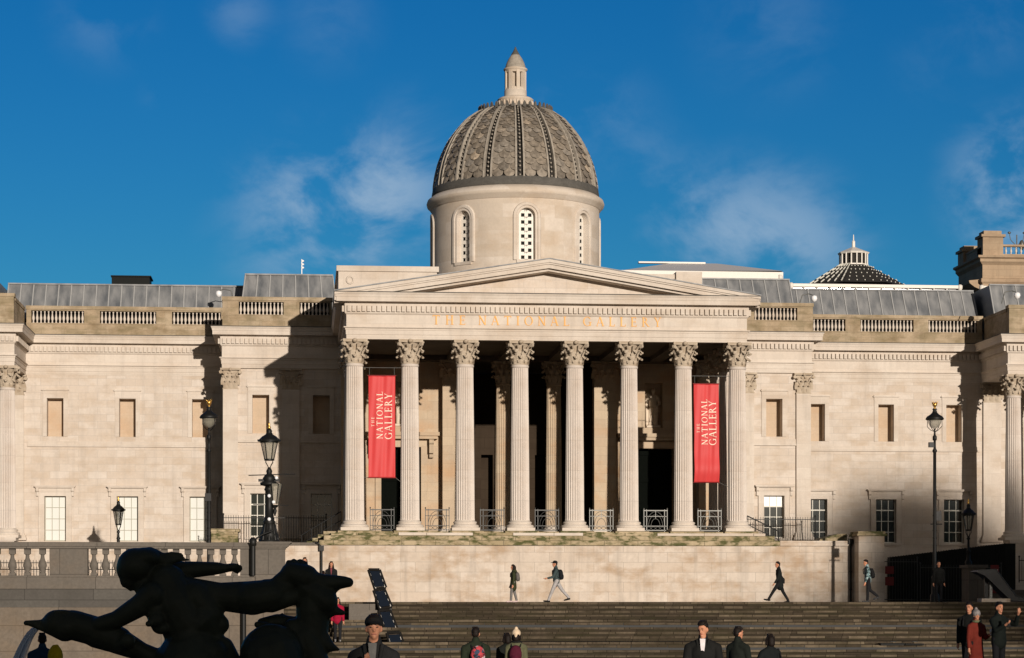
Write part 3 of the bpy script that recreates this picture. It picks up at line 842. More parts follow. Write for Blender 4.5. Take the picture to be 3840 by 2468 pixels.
# attic behind the pediment
at_ = MB()
at_.box(1.75, 6.9, 121.5, 132, ZT, 17.18); at_.box(1.65, 7.0, 121.4, 132, 17.18, 17.46)
gp('attic', at_, M['trim']); at_ = MB()
at_.box(mir(6.9), mir(1.75)-1.9, 123.5, 132, ZT, 17.25); at_.box(mir(7.0), mir(1.65)-1.9, 123.4, 132, 17.25, 17.50)
at_.box(mir(1.65)-3.2, mir(1.65)-1.8, 123.2, 125, ZT, 17.62)
gp('attic', at_, M['trim'])
wr = MB()
for k in range(40):
    a = 2*math.pi*k/40; wr.ell((2.35+.17*math.cos(a), 121.47, 16.72+.19*math.sin(a)), (.045, .04, .045), 6, 4)
gp('wreath', wr, M['trim'])

# --- dome
DY, DR = 136.0, 4.93
D = gp('dome', MB().lathe([(4.62, 23.6), (4.62, 24.2), (4.53, 24.8), (4.36, 25.5), (4.09, 26.2), (3.73, 26.9), (3.28, 27.5), (2.77, 28.1), (2.2, 28.5), (1.55, 28.8), (1.0, 28.95)], 96, c=(XC, DY, 0)), M['undertile'])
def dome_r(z):
    P = [(4.68, 23.6), (4.68, 24.2), (4.59, 24.8), (4.42, 25.5), (4.15, 26.2), (3.79, 26.9), (3.34, 27.5), (2.82, 28.1), (2.25, 28.5), (1.6, 28.8), (1.0, 28.95)]
    for (r0, z0), (r1, z1) in zip(P, P[1:]):
        if z0 <= z <= z1: return r0+(r1-r0)*(z-z0)/(z1-z0)
    return 1.0
# arc-length table along the dome meridian
tab = []; s_acc = 0; pz = None
zz = 24.0; 
while zz < 28.82:
    r = dome_r(zz)
    if pz: s_acc += math.hypot(r-pz[0], zz-pz[1])
    tab.append((s_acc, r, zz)); pz = (r, zz); zz += .01
def mer(s):
    s = max(0, min(s, tab[-1][0]-1e-4)); i = min(int(s/tab[-1][0]*(len(tab)-1)), len(tab)-1)
    while tab[i][0] > s and i > 0: i -= 1
    while i < len(tab)-1 and tab[i+1][0] < s: i += 1
    return tab[i][1], tab[i][2]
NRIB = 16; RA = 2*math.pi/NRIB; ribo = R(-2)-math.pi/2
sc_ = MB()
for p in range(NRIB):
    ac = ribo+(p+.5)*RA
    s = 0.0; row = 0
    while s < tab[-1][0]-.15:
        r, z = mer(s); pw = RA*r-.50*(.35+.65*r/4.8)          # clear panel width
        tw = pw/2; th = tw*.78+.08
        for c in ((-.5, .5) if row % 2 == 0 else (-1, 0, 1)):
            vs = []
            for v, hwd in ((1.5, .47), (.75, .47), (.45, .46), (.25, .40), (.10, .26), (0, 0.04)):
                rr, zz = mer(s+v*th)
                lift = .17-.14*min(1, v/1.1)
                for q in (-1, 0, 1):
                    x = (c+q*hwd)*tw
                    x = max(-pw/2, min(pw/2, x))
                    a = ac+x/max(.3, rr); l2 = lift+(.035 if q == 0 else 0)
                    vs.append((XC+(rr+l2)*math.cos(a), DY+(rr+l2)*math.sin(a), zz+l2*.25))
            fs = []
            for k in range(5):
                for q in range(2): fs.append((k*3+q, (k+1)*3+q, (k+1)*3+q+1, k*3+q+1))
            sc_.add(vs, fs, False)
        s += th*.62; row += 1
gp('scale_tiles', sc_, M['scale'], D)
for p in range(NRIB):
    rb = MB(); a = ribo+p*RA
    for off in (-1, 1):
        pts = []
        for k in range(26):
            s = tab[-1][0]*k/25; r, z = mer(s); w = .22*(.35+.65*r/4.8)
            pts.append((r, z, off*w, .05*(.5+.5*r/4.8)))
        vs = []; fs = []
        for r, z, o, hw_ in pts:
            for q, l in ((-1, .02), (-1, .20), (1, .20), (1, .02)):
                aa = a+(o+q*hw_)/max(r, .3); vs.append((XC+(r+l)*math.cos(aa), DY+(r+l)*math.sin(aa), z+l*.3))
        for k in range(len(pts)-1):
            for q in range(3): fs.append((k*4+q, k*4+q+1, (k+1)*4+q+1, (k+1)*4+q))
        rb.add(vs, fs)
    k = 0; s = .15
    while s < tab[-1][0]-.2:
        r, z = mer(s)
        rb.ell((XC+(r+.10)*math.cos(a), DY+(r+.10)*math.sin(a), z+.03), (.06*(.5+.5*r/4.8),)*3, 6, 4); s += .26
    gp('rib', rb, M['rib'], D)
cb_ = MB().lathe([(4.80, 23.55), (4.92, 23.6), (4.93, 23.74), (4.90, 23.90), (4.88, 24.06), (4.82, 24.12), (4.6, 24.13)], 96, c=(XC, DY, 0))
gp('base_roll', cb_, M['domelead'], D)
ac_ = MB()
for k in range(40):
    a = 2*math.pi*k/40; r = 2.15
    ac_.poly([(-.10, 28.55), (.10, 28.55), (.07, 28.85), (0, 28.98), (-.07, 28.85)], -.05, .05)
    n = 10; ac_.xf(Matrix.Translation((XC+r*math.cos(a), DY+r*math.sin(a), 0)) @ Matrix.Rotation(a+math.pi/2, 4, 'Z'), len(ac_.v)-n)
gp('acroterion_ring', ac_, M['domelead'], D)
# lantern on the dome
lt = MB().lathe([(1.9, 28.45), (1.75, 28.7), (1.25, 28.85), (1.15, 29.0), (1.02, 29.0), (1.0, 29.35), (1.08, 29.4), (.95, 29.5), (.72, 29.55), (.66, 29.62), (.66, 29.95), (.60, 29.97)], 32, c=(XC, DY, 0))
for k in range(32):
    a = 2*math.pi*k/32; lt.ell((XC+1.04*math.cos(a), DY+1.04*math.sin(a), 29.18), (.045, .045, .15), 6, 4)
L_ = gp('lantern', lt, M['drum'], D)
# (sub-part level reached: the lantern is one mesh)
l2 = MB()
for k in range(8):
    a = math.pi*2*k/8+R(10); x, y = XC+.53*math.cos(a), DY+.53*math.sin(a)
    n0 = len(l2.v); l2.box(-.10, .10, -.10, .10, 29.95, 31.1); l2.xf(Matrix.Translation((x, y, 0)) @ Matrix.Rotation(a, 4, 'Z'), n0)
l2.lathe([(.33, 29.95), (.33, 31.1)], 16, c=(XC, DY, 0))
l2.lathe([(.60, 29.93), (.66, 29.98), (.60, 30.12)], 8, c=(XC, DY, 0), a0=R(10)); l2.lathe([(.60, 31.0), (.60, 31.12), (.70, 31.16), (.70, 31.24), (.62, 31.28)], 24, c=(XC, DY, 0))
gp('lantern_colonnade', l2, M['drum'], D)
l3 = MB().lathe([(.60, 31.26), (.60, 31.35), (.52, 31.6), (.40, 31.85), (.28, 32.02), (.26, 32.06)], 24, c=(XC, DY, 0)); 
gp('lantern_cap', l3, M['rib'], D)
gp('finial', MB().lathe([(.27, 32.04), (.25, 32.1), (.16, 32.25), (.06, 32.45), (.03, 32.55)], 16, c=(XC, DY, 0)), M['domelead'], D)
# drum with arched openings
dr = MB(); zlo, zhi = 17.4, 23.0; nth = 360; wz0, wz1, whw = 19.3, 22.3, .50
wins = [R(2.5)+k*math.pi/4 for k in range(8)]
def inwin(th, z, g=0):
    for w in wins:
        d = (th-w+math.pi) % (2*math.pi)-math.pi; x = d*DR
        if abs(x) < whw+g and wz0-g < z:
            top = wz1-whw
            if z < top: return True
            if math.hypot(x, z-top) < whw+g: return True
    return False
nz_ = 56; dz = (zhi-zlo)/nz_
for i in range(nth+1):
    a = 2*math.pi*i/nth-math.pi/2
    for j in range(nz_+1): dr.v.append((XC+DR*math.cos(a), DY+DR*math.sin(a), zlo+dz*j))
for i in range(nth):
    for j in range(nz_):
        if not inwin((i+.5)*2*math.pi/nth, zlo+dz*(j+.5)):
            q = nz_+1; dr.f.append((i*q+j, (i+1)*q+j, (i+1)*q+j+1, i*q+j+1)); dr.sm.append(False)
dr.lathe([(DR-.02, 22.82), (DR+.10, 22.88), (DR+.12, 23.0), (DR+.26, 23.06), (DR+.30, 23.22), (DR+.24, 23.4), (DR+.10, 23.5), (DR-.05, 23.62), (4.6, 23.62)], 120, c=(XC, DY, 0), caps=False)
DRM = gp('drum', dr, M['drum'])
for k, w in enumerate(wins):
    a = w-math.pi/2
    X_ = Vector((-math.sin(a), math.cos(a), 0)); O = Vector((math.cos(a), math.sin(a), 0)); Cc = Vector((XC, DY, 0))
    def P3(x, z, out): 
        aa = a+x/DR; return Cc+Vector((math.cos(aa), math.sin(aa), 0))*(DR+out)+Vector((0, 0, z))
    out = [(-whw, wz0), ]
    for q in range(13):
        t = math.pi-math.pi*q/12; out.append((whw*math.cos(t), wz1-whw+whw*math.sin(t)))
    out.append((whw, wz0))
    sr = MB(); n = len(out)
    def ring(g): 
        r = []
        for x, z in out:
            if z <= wz1-whw: r.append((math.copysign(abs(x)+g, x), z if z > wz0 else wz0))
            else:
                r.append((x*(whw+g)/whw, wz1-whw+(z-(wz1-whw))*(whw+g)/whw))
        return r
    rows = [[P3(x, z, o) for x, z in ring(g_)] for g_, o in ((-.03, -.42), (-.03, .03), (.10, .03), (.12, .09), (.26, .09), (.30, .04), (.32, -.01))]
    vs = [p for r_ in rows for p in r_]; fs = []
    for j in range(len(rows)-1):
        for i in range(n-1): fs.append((j*n+i, (j+1)*n+i, (j+1)*n+i+1, j*n+i+1))
    sr.add(vs, fs)
    n0 = len(sr.v); sr.box(-whw-.1, whw+.1, -.02, .4, wz0-.15, wz0+.02)
    sr.xf(Matrix.Translation(Cc+O*(DR-.02)) @ Matrix.Rotation(a+math.pi/2, 4, 'Z') @ Matrix.Translation((0, -.05, 0)), n0)
    gp('window_surround', sr, M['trim'], DRM)
    la = MB(); cols_, rows_ = 10, 30; cw = 2*whw/cols_; ch = (wz1-wz0)/rows_
    for i in range(cols_):
        for j in range(rows_):
            ii, jj = i % 5 - 2.0, j % 5
            x, z = -whw+cw*(i+.5), wz0+ch*(j+.5)
            big = (i in (2, 3, 6, 7)) and (j % 4 in (1, 2))
            small = (i in (0, 4, 5, 9)) and (j % 2 == 1) and False
            if big: continue
            y0 = 0
            la.box(x-cw/2+.001, x+cw/2-.001, 0, .05, z-ch/2, z+ch/2) if not (i in (4, 5) and j % 4 == 0) else la.box(x-cw/2+.02, x+cw/2, 0, .05, z-ch/2, z+ch/2-.03)
    la.xf(Matrix.Translation(Cc+O*(DR-.34)) @ Matrix.Rotation(a+math.pi/2, 4, 'Z'))
    gp('lattice', la, M['white'], DRM)
    bk = MB().box(-whw-.1, whw+.1, .06, .1, wz0-.1, wz1+.1).xf(Matrix.Translation(Cc+O*(DR-.36)) @ Matrix.Rotation(a+math.pi/2, 4, 'Z'))
    gp('glazing', bk, M['dark'], DRM)
gp('drum_base', MB().lathe([(DR+.15, 16.5), (DR+.15, 17.5), (DR+.02, 17.62)], 64, c=(XC, DY, 0), caps=False).lathe([(DR+.8, 16.0), (DR+.8, 17.3), (DR+.3, 17.4)], 8, c=(XC, DY, 0), a0=R(22.5), smooth=False), M['trim'])

# --- roofs
def mansard(x0, x1, yf0, z0, yf1, z1, seam=.72, inset=0):
    mb = MB()
    vs = [(x0, yf0, z0), (x1, yf0, z0), (x1-inset, yf1, z1), (x0+inset, yf1, z1), (x0, yf0+12, z0), (x1, yf0+12, z0), (x1-inset, yf1+8, z1), (x0+inset, yf1+8, z1)]
    mb.add(vs, [(0,1,2,3), (1,5,6,2), (4,0,3,7), (3,2,6,7), (5,4,7,6)])
    n = int((x1-x0)/seam); sm = MB()
    for i in range(n+1):
        x = x0+(x1-x0)*i/max(1, n); xt = x0+inset+(x1-x0-2*inset)*i/max(1, n)
        sm.cyl((x, yf0-.02, z0), (xt, yf1-.02, z1), .045, n=6)
    mb.box(x0+inset-.03, x1-inset+.03, yf1-.12, yf1+.05, z1-.02, z1+.07)
    r_ = gp('roof', mb, M['lead']); gp('seam', sm, M['seam'], r_)
    return r_
mansard(-17.6, -3.5, 139.0, 16.6, 140.6, 18.85)
mansard(-3.75, 1.9, 136.2, 16.6, 138.2, 19.25, inset=.25)
mansard(28.6, 41.2, 139.0, 16.6, 140.6, 19.1)
mansard(20.0, 29.1, 136.0, 16.6, 138.0, 19.3)
mansard(-24, -18.1, 135.5, 16.6, 137.0, 18.9)
mansard(41.6, 48, 137.0, 16.6, 138.4, 19.2)
gp('roof', MB().box(-22, 47, 141, 165, 15.8, 16.6), M['lead'])
# white glazed skylights
def skylight(x0, x1, y, zt, slope_to=None):
    mb = MB()
    mb.box(x0, x1, y, y+.25, zt-.42, zt-.34); mb.box(x0-.05, x1+.05, y-.08, y+.35, zt-.13, zt+.06)
    n = int((x1-x0)/.82)
    for i in range(n+1): x = x0+(x1-x0)*i/n; mb.box(x-.04, x+.04, y+.02, y+.2, zt-.34, zt-.13)
    mb.lathe([(.10, -.25), (.16, -.1), (.16, .05), (.08, .12)], 10, c=(x0, y, zt)); mb.lathe([(.10, -.25), (.16, -.1), (.16, .05), (.08, .12)], 10, c=(x1, y, zt))
    sk = gp('skylight', mb, M['white'])
    gp('glazing', MB().box(x0, x1, y+.22, y+.3, zt-.36, zt-.12), M['glass'], sk)
    return sk
skylight(30.2, 40.95, 142.5, 19.66)
sk = skylight(24.0, 29.3, 141.5, 20.0)
skylight(41.9, 47, 141, 19.45)
p0, p1, p2 = at(1445, 627, 146), at(1583, 614, 148), at(1828, 633, 146)
hb = MB(); zb_ = p0.z-.3
hb.add([(p0.x, 145.5, p0.z-.25), (p2.x, 145.5, p2.z-.1), (p1.x+3, 150, p1.z+.25), (p1.x, 150, p1.z+.25), (p0.x, 158, p0.z-.3), (p2.x, 158, p2.z-.1)], [(0,1,2,3), (0,3,4), (1,5,2), (3,2,5,4)])
hb.box(p0.x, p2.x, 145.4, 145.6, p0.z-1.2, p0.z-.22); hb.box(p1.x-2.2, p1.x+2.2, 149.8, 150.2, p1.z+.2, p1.z+.3)
gp('rooflight_roof', hb, M['white'])
gp('roof_deck', MB().box(30.1, 41.2, 142.8, 150, 19.62, 19.78), M['lead'])
# conical glazed roof with a white lantern
C8 = at(1997, 600, 165); cx8, cy8 = C8.x, 165
zc0, zc1 = at(1997, 656, 165).z-.6, at(1997, 622, 165).z
cm_ = MB().lathe([(3.9, zc0), (1.05, zc1)], 8, c=(cx8, cy8, 0), smooth=False, a0=R(22.5))
CR = gp('conical_roof', cm_, M['undertile'])
sl = MB()
for f8 in range(8):
    a0 = R(22.5)+f8*math.pi/4; a1 = a0+math.pi/4
    for r0 in range(5):
        for c0 in range(5):
            u = (c0+.5)/5; v = (r0+.25)/5; rr = 3.9+(1.05-3.9)*v; zz = zc0+(zc1-zc0)*v
            A = Vector((rr*math.cos(a0), rr*math.sin(a0), zz)).lerp(Vector((rr*math.cos(a1), rr*math.sin(a1), zz)), u)
            v2 = v+.13; rr2 = 3.9+(1.05-3.9)*v2; zz2 = zc0+(zc1-zc0)*v2
            B = Vector((rr2*math.cos(a0), rr2*math.sin(a0), zz2)).lerp(Vector((rr2*math.cos(a1), rr2*math.sin(a1), zz2)), u)
            o = Vector((cx8, cy8, .08)); am = (a0+a1)/2
            if math.cos(am) < -.2: sl.cyl(A+o, B+o, .055, n=5)
            else: sl.ell(A+o, (.05, .05, .05), 6, 4)
gp('roof_slats', sl, M['muntin'], CR)
lz0, lz1, lz2 = zc1-.05, at(1997, 592, 165).z, at(1997, 580, 165).z
ll = MB().lathe([(1.08, lz0), (1.08, lz0+.12)], 8, c=(cx8, cy8, 0), smooth=False, a0=R(22.5))
gp('lantern_core', MB().lathe([(.86, lz0), (.86, lz1-.1)], 12, c=(cx8, cy8, 0)), M['undertile'], CR)
for k in range(16):
    a = 2*math.pi*k/16; ll.cyl((cx8+1.0*math.cos(a), cy8+1.0*math.sin(a), lz0), (cx8+1.0*math.cos(a), cy8+1.0*math.sin(a), lz1), .06, n=6)
ll.lathe([(1.10, lz1-.12), (1.16, lz1), (.12, lz2+.05), (.12, lz2+.45), (.05, lz2+.55), (.03, lz2+.95)], 8, c=(cx8, cy8, 0), smooth=False, a0=R(22.5))
gp('lantern', ll, M['white'], CR)
bxp = at(305, 655, 150)
gp('plant_room', MB().box(-12.3, -9.9, 150, 152, 18.6, at(305, 648, 150).z).box(-12.35, -9.8, 149.9, 152.1, at(305, 648, 150).z, at(305, 648, 150).z+.08), M['dark'])

# --- inscription in serif capitals made from strokes
def glyph(ch):
    T, t, sf = .135, .06, .045
    L = []
    def ln(x0, y0, x1, y1, w): L.append([(x0-w/2, y0), (x0+w/2, y0), (x1+w/2, y1), (x1-w/2, y1)])
    def hb(x0, x1, y, h): L.append([(x0, y), (x1, y), (x1, y+h), (x0, y+h)])
    def stem(x, w=T, top=True, bot=True):
        ln(x, 0, x, 1, w)
        if bot: hb(x-w/2-.09, x+w/2+.09, 0, sf)
        if top: hb(x-w/2-.09, x+w/2+.09, 1-sf, sf)
    def arc(cx, cy, rx, ry, a0, a1, w0=t, w1=T, n=14):
        o, i_ = [], []
        for k in range(n+1):
            a = R(a0+(a1-a0)*k/n); w = w0+(w1-w0)*abs(math.cos(a))
            o.append((cx+rx*math.cos(a), cy+ry*math.sin(a))); i_.append((cx+(rx-w)*math.cos(a), cy+(ry-w*.7)*math.sin(a)))
        for k in range(n): L.append([o[k], o[k+1], i_[k+1], i_[k]])
    if ch == 'T': stem(.4, top=False); hb(.02, .78, .93, .07); ln(.04, .80, .04, .95, .04); ln(.76, .80, .76, .95, .04); w = .80
    elif ch == 'H': stem(.16); stem(.70); hb(.2, .68, .48, .06); w = .86
    elif ch == 'E': stem(.16); hb(.2, .58, .94, .06); hb(.2, .52, .48, .06); hb(.2, .62, 0, .06); ln(.57, .80, .57, .95, .04); ln(.51, .40, .51, .62, .04); ln(.62, .02, .62, .2, .04); w = .68
    elif ch == 'N': stem(.14, w=.07, top=False); stem(.74, w=.07, bot=False); ln(.12, 1, .74, 0, .15); hb(0, .12, .955, .045); w = .88
    elif ch == 'A': ln(.06, 0, .38, 1, .06); ln(.40, 1, .74, 0, .15); hb(.18, .6, .33, .055); hb(-.02, .18, 0, sf); hb(.58, .88, 0, sf); w = .84
    elif ch == 'I': stem(.18); w = .36
    elif ch == 'O': arc(.46, .5, .46, .51, 0, 360, n=28); w = .92
    elif ch == 'L': stem(.16); hb(.2, .62, 0, .06); ln(.62, .02, .62, .22, .04); w = .66
    elif ch == 'G': arc(.46, .5, .46, .51, 45, 318, n=24); ln(.78, .04, .78, .42, .12); hb(.60, .92, .40, sf); ln(.77, .72, .77, .9, .04); w = .92
    elif ch == 'R': stem(.16); arc(.22, .74, .36, .26, -90, 90, n=14); ln(.36, .5, .74, 0, .14); hb(.64, .86, 0, sf); w = .80
    elif ch == 'Y': ln(.40, 0, .40, .5, T); ln(.40, .46, .12, 1, .13); ln(.42, .46, .70, 1, .06); hb(.26, .54, 0, sf); hb(0, .26, .955, sf); hb(.58, .82, .955, sf); w = .80
    else: w = .4
    return w, L
def lettering(text, h, x0, x1, thick=.02, weight=1.0):
    """strokes fitted between x0 and x1, baseline z=0; returns MB in the x,z plane facing -y"""
    gl = [glyph(c) for c in text]; tot = sum(g_[0] for g_ in gl)*h; n = len(text)
    gap = (x1-x0-tot)/max(1, n-1)
    mb = MB(); x = x0; k = 0
    for w, L in gl:
        for poly in L:
            k += 1
            mb.poly([(x+p[0]*h, p[1]*h) for p in poly], -thick-.0004*(k % 9), 0)
        x += w*h+gap
    return mb
yi = yp0+.0
INS = empty('inscription', (XC, yi, 14.2)); INS.parent = G; INS.location = Vector((XC, yi, 14.2))-WL[G]
for word, a, b in (('THE', 540, 720), ('NATIONAL', 790, 1285), ('GALLERY', 1360, 1785)):
    xa = at((1250+a/1.452)/1.6027, 750, yi).x; xb = at((1250+b/1.452)/1.6027, 750, yi).x
    ws = [glyph(c)[0]*.47 for c in word]; gap = (xb-xa-sum(ws))/(len(word)-1); x = xa
    for c, w in zip(word, ws):
        m_ = lettering(c, .47, x, x+w, thick=.03); m_.xf(Matrix.Translation((0, yi-.002, 13.97)))
        ob('letter', m_, M['goldpaint'], INS); x += w+gap

# ------------------------------------------------------------------ banners
def banner(x0, x1, z0, z1, label, billow):
    root = empty('banner', ((x0+x1)/2, 118, z0))
    tag(root, label, 'banner', 'red banners between the portico columns')
    w, h = x1-x0, z1-z0
    def yo(x, z):
        u = (z-z0)/h; return billow*math.sin(u*math.pi*1.0)**2*(-.10) + (-.16*billow*math.exp(-((u-.12)/.13)**2)) + .018*math.sin((x-x0)/w*11+u*2.0)+.012*math.sin((x-x0)/w*23-u*5)
    mb = MB(); nxx, nzz = 30, 90; vs = []
    for s_ in (0, .012):
        for j in range(nzz+1):
            for i in range(nxx+1):
                x = x0+w*i/nxx; z = z0+h*j/nzz; vs.append((x, 118+yo(x, z)+s_, z))
    fs = []; q = (nxx+1)*(nzz+1)
    for j in range(nzz):
        for i in range(nxx):
            a = j*(nxx+1)+i; fs.append((a, a+1, a+nxx+2, a+nxx+1)); fs.append((a+q, a+q+nxx+1, a+q+nxx+2, a+q+1))
    for i in range(nxx):
        a = i; fs.append((a, a+q, a+q+1, a+1)); a = nzz*(nxx+1)+i; fs.append((a, a+1, a+1+q, a+q))
    for j in range(nzz):
        a = j*(nxx+1); b = a+nxx+1; fs.append((a, b, b+q, a+q)); a += nxx; b += nxx; fs.append((a, a+q, b+q, b))
    mb.add(vs, fs, True)
    ob('cloth', mb, M['red'], root)
    # text, read bottom to top: local x -> world z, local z -> world -x
    tx = MB()
    for text, size, col, a, b in (('THE', .15, .215, .50, .595), ('NATIONAL', .31, .53, .38, .845), ('GALLERY', .37, .875, .378, .83)):
        m_ = lettering(text, size, 0, (b-a)*h)
        base = x0+w*col
        vv = []
        for (px, py, pz) in m_.v:
            X = base-pz; Z = z0+h*a+px; vv.append((X, 118+yo(X, Z)-.018+py*.4, Z))
        tx.add(vv, m_.f)
    ob('lettering', tx, M['lettercream'], root)
    bar = MB().cyl((x0-.05, 118, z1+.02), (x1+.05, 118, z1+.02), .03); bar.cyl((x0-.05, 118, z0-.01), (x1+.05, 118, z0-.01), .025)
    ob('rod', bar, M['reddull'], root)
    cb = MB()
    xc = (x0+x1)/2; k = min(range(7), key=lambda i: abs((colx[i]+colx[i+1])/2-xc)); a, b = colx[k]+.42, colx[k+1]-.42
    cb.cyl((a, 118, z1+.42), (b, 118, z1+.42), .015, n=5)
    for x in (x0+.05, x1-.05): cb.cyl((x, 118, z1), (x, 118, z1+.42), .010, n=5)
    ob('cable', cb, M['silver'], root)
    ob('cable', MB().cyl((a, 118, z0+.0), (x0, 118, z0), .012, n=5), M['silver'], root); ob('cable', MB().cyl((x1, 118, z0), (b, 118, z0-.25), .012, n=5), M['silver'], root)
banner(3.22, 4.58, 6.22, 11.38, 'flat hanging red banner between the two leftmost portico columns', 0)
banner(19.92, 21.22, 6.05, 11.10, 'billowing red banner between the two rightmost portico columns', 1.6)

# ------------------------------------------------------------------ niche statues
def niche_statue(x, y, z, flip, label, mirror_pose):
    mb = MB(); k = mirror_pose
    mb.box(-.36, .36, -.25, .25, 0, .12)
    mb.caps((-.12*k, 0, .15), .13, (-.10*k, 0, .65), .15, fy=.9); mb.caps((.14*k, -.05, .15), .11, (.12*k, -.08, .62), .14)
    mb.caps((.12*k, -.08, .6), .15, (.02*k, 0, 1.05), .21, fy=.85); mb.caps((-.10*k, 0, .6), .16, (0, 0, 1.05), .22, fy=.85)
    mb.caps((0, 0, 1.05), .20, (-.02*k, 0, 1.48), .22, fy=.8); mb.caps((-.2*k, 0, 1.62), .11, (.18*k, 0, 1.60), .11)
    mb.caps((.24*k, 0, 1.58), .09, (.34*k, -.05, 1.25), .075); mb.caps((.34*k, -.05, 1.25), .07, (.16*k, -.2, 1.12), .05)
    mb.caps((-.25*k, 0, 1.60), .09, (-.36*k, -.04, 1.36), .08); mb.caps((-.36*k, -.04, 1.36), .07, (-.30*k, -.12, 1.72), .05)
    mb.ell((-.30*k, -.08, 1.62), (.14, .12, .20)); mb.caps((-.32*k, 0, .2), .06, (-.33*k, 0, 1.2), .07)
    mb.caps((0, 0, 1.65), .07, (.02*k, -.02, 1.8), .065); mb.ell((.02*k, -.03, 1.90), (.105, .12, .14)); mb.ell((.02*k, .02, 1.95), (.12, .12, .12))
    for q in range(5): mb.caps((-.2+.1*q, -.12, .2), .03, (.1*k-.12+.06*q, -.2, 1.05), .02)
    o = ob('statue', mb, M['marble'], None, (x, y, z)); remesh(o, .018, 3)
    o.scale = (1.08, 1.08, 1.08)
    tag(o, label, 'statue', 'stone statues in the portico niches')
niche_statue(5.3, 128.6, 9.62, 0, 'carved stone figure in the niche half hidden behind the second portico column', -1)
niche_statue(mir(5.3), 128.6, 9.62, 1, 'draped stone figure standing in the sunlit niche above the dark right doorway', 1)

# ------------------------------------------------------------------ ornate railings between the columns
def rail_panel(x0, x1):
    mb = MB(); y = 0; w = x1-x0; zt = 1.12
    mb.box(x0-.02, x1+.02, -.025, .025, zt-.05, zt); mb.box(x0, x1, -.02, .02, .05, .09); mb.box(x0, x1, -.02, .02, .28, .31)
    mb.box(x0, x1, -.02, .02, zt-.34, zt-.31)
    for x in (x0, x0+.14, x1-.14, x1): mb.box(x-.018, x+.018, -.02, .02, .0, zt+.03)
    for x in (x0, x1): mb.ell((x, 0, zt+.07), (.035, .035, .045), 8, 5)
    a, b = x0+.14, x1-.14; c = (a+b)/2; n = 4; r = (b-a)/n/2
    for i in range(n):
        cx = a+r*(2*i+1); pts = [(cx+r*.92*math.cos(t*math.pi/8), 0, .185+r*.62*math.sin(t*math.pi/8)) for t in range(17)]
        mb.tube(pts, .012, 5)
    for rr in (.5, .78, 1.0):
        R0 = (b-a)/2*rr; pts = [(c+R0*math.cos(math.pi*t/14), 0, .31+R0*.98*math.sin(math.pi*t/14)*(zt-.36)/((b-a)/2)*.98) for t in range(15)]
        mb.tube(pts, .013, 5)
    mb.box(c-.012, c+.012, -.012, .012, .31+(zt-.36)*.5, zt-.05)
    return mb
rp = [(colx[i]+.80, colx[i+1]-.80) for i in range(7)]
first = None
nums = ['under the flat red banner', 'between the second and third portico columns', 'between the third and fourth portico columns', 'between the two middle portico columns', 'between the fifth and sixth portico columns', 'before the dark double door of the right bay', 'under the billowing red banner']
w_ = rp[0][1]-rp[0][0]
for i, (a, b) in enumerate(rp):
    if first is None:
        first = ob('railing', rail_panel(-w_/2, w_/2), M['iron'], None, ((a+b)/2, 118.2, Z0)); o = first
        m2_ = first.data.copy(); m2_.materials[0] = M['silver']
    else:
        o = first.copy(); COL.objects.link(o); o.location = ((a+b)/2, 118.2, Z0)
        if i >= 4: o.data = m2_
    tag(o, ('silver grey' if i >= 4 else 'dark')+' ornate iron railing '+nums[i], 'railing', 'ornate railings between the portico columns')

def bar_railing(name, x0, x1, y, z0, z1, label, n=None, posts=True, mat='black', group=None, slope=0):
    root = empty(name, ((x0+x1)/2, y, z0)); tag(root, label, 'railing', group)
    r = MB(); r.box(x0, x1, y-.02, y+.02, z1-.12, z1-.08); r.box(x0, x1, y-.02, y+.02, z0+.10, z0+.14)
    ob('rail', r, M[mat], root)
    b = MB(); n = n or int((x1-x0)/.14)
    for i in range(n+1):
        x = x0+(x1-x0)*i/n; b.cyl((x, y, z0+.05), (x, y, z1), .012, n=5); b.cyl((x, y, z1), (x, y, z1+.05), .018, .002, 5)
    ob('bars', b, M[mat], root)
    for x in (x0, x1): ob('post', MB().cyl((x, y, z0), (x, y, z1+.06), .03, n=8).ell((x, y, z1+.1), (.05, .05, .06), 8, 5), M[mat], root)
    return root
bar_railing('area_railing', -4.55, 1.2, 131.2, 3.0, 4.72, 'thin black vertical bar railing before the left pavilion windows')
bar_railing('area_railing', mir(1.2)+.8, 29.2, 131.2, 3.0, 4.72, 'thin black vertical bar railing before the right pavilion windows')
bar_railing('area_railing', -20, -6.2, 114.0, TER, 1.9, 'black bar railing glimpsed through the gaps of the granite balustrade')
def handrail(pts, label, y):
    mb = MB(); mb.tube(pts, .03, 6); low = [(a, b, c-.45) for a, b, c in pts]; mb.tube(low, .022, 6)
    n = 5
    (xa, ya, za), (xb, yb_, zb2) = pts[0], pts[-1]
    for i in range(n):
        u = i/(n-1); mb.cyl((xa+(xb-xa)*u, ya+(yb_-ya)*u, za+(zb2-za)*u-1.0), (xa+(xb-xa)*u, ya+(yb_-ya)*u, za+(zb2-za)*u), .025)
    tag(ob('handrail', mb, M['black'], None), label, 'handrail')
a, b = at(1748, 1207, 119), at(1822, 1243, 119)
handrail([tuple(a), tuple(b)], 'black handrail sloping down to the right from the portico', 119)
a, b = at(798, 1197, 120), at(706, 1252, 120)
handrail([tuple(a), tuple(b)], 'black handrail sloping down to the left in the shade beside the portico', 120)

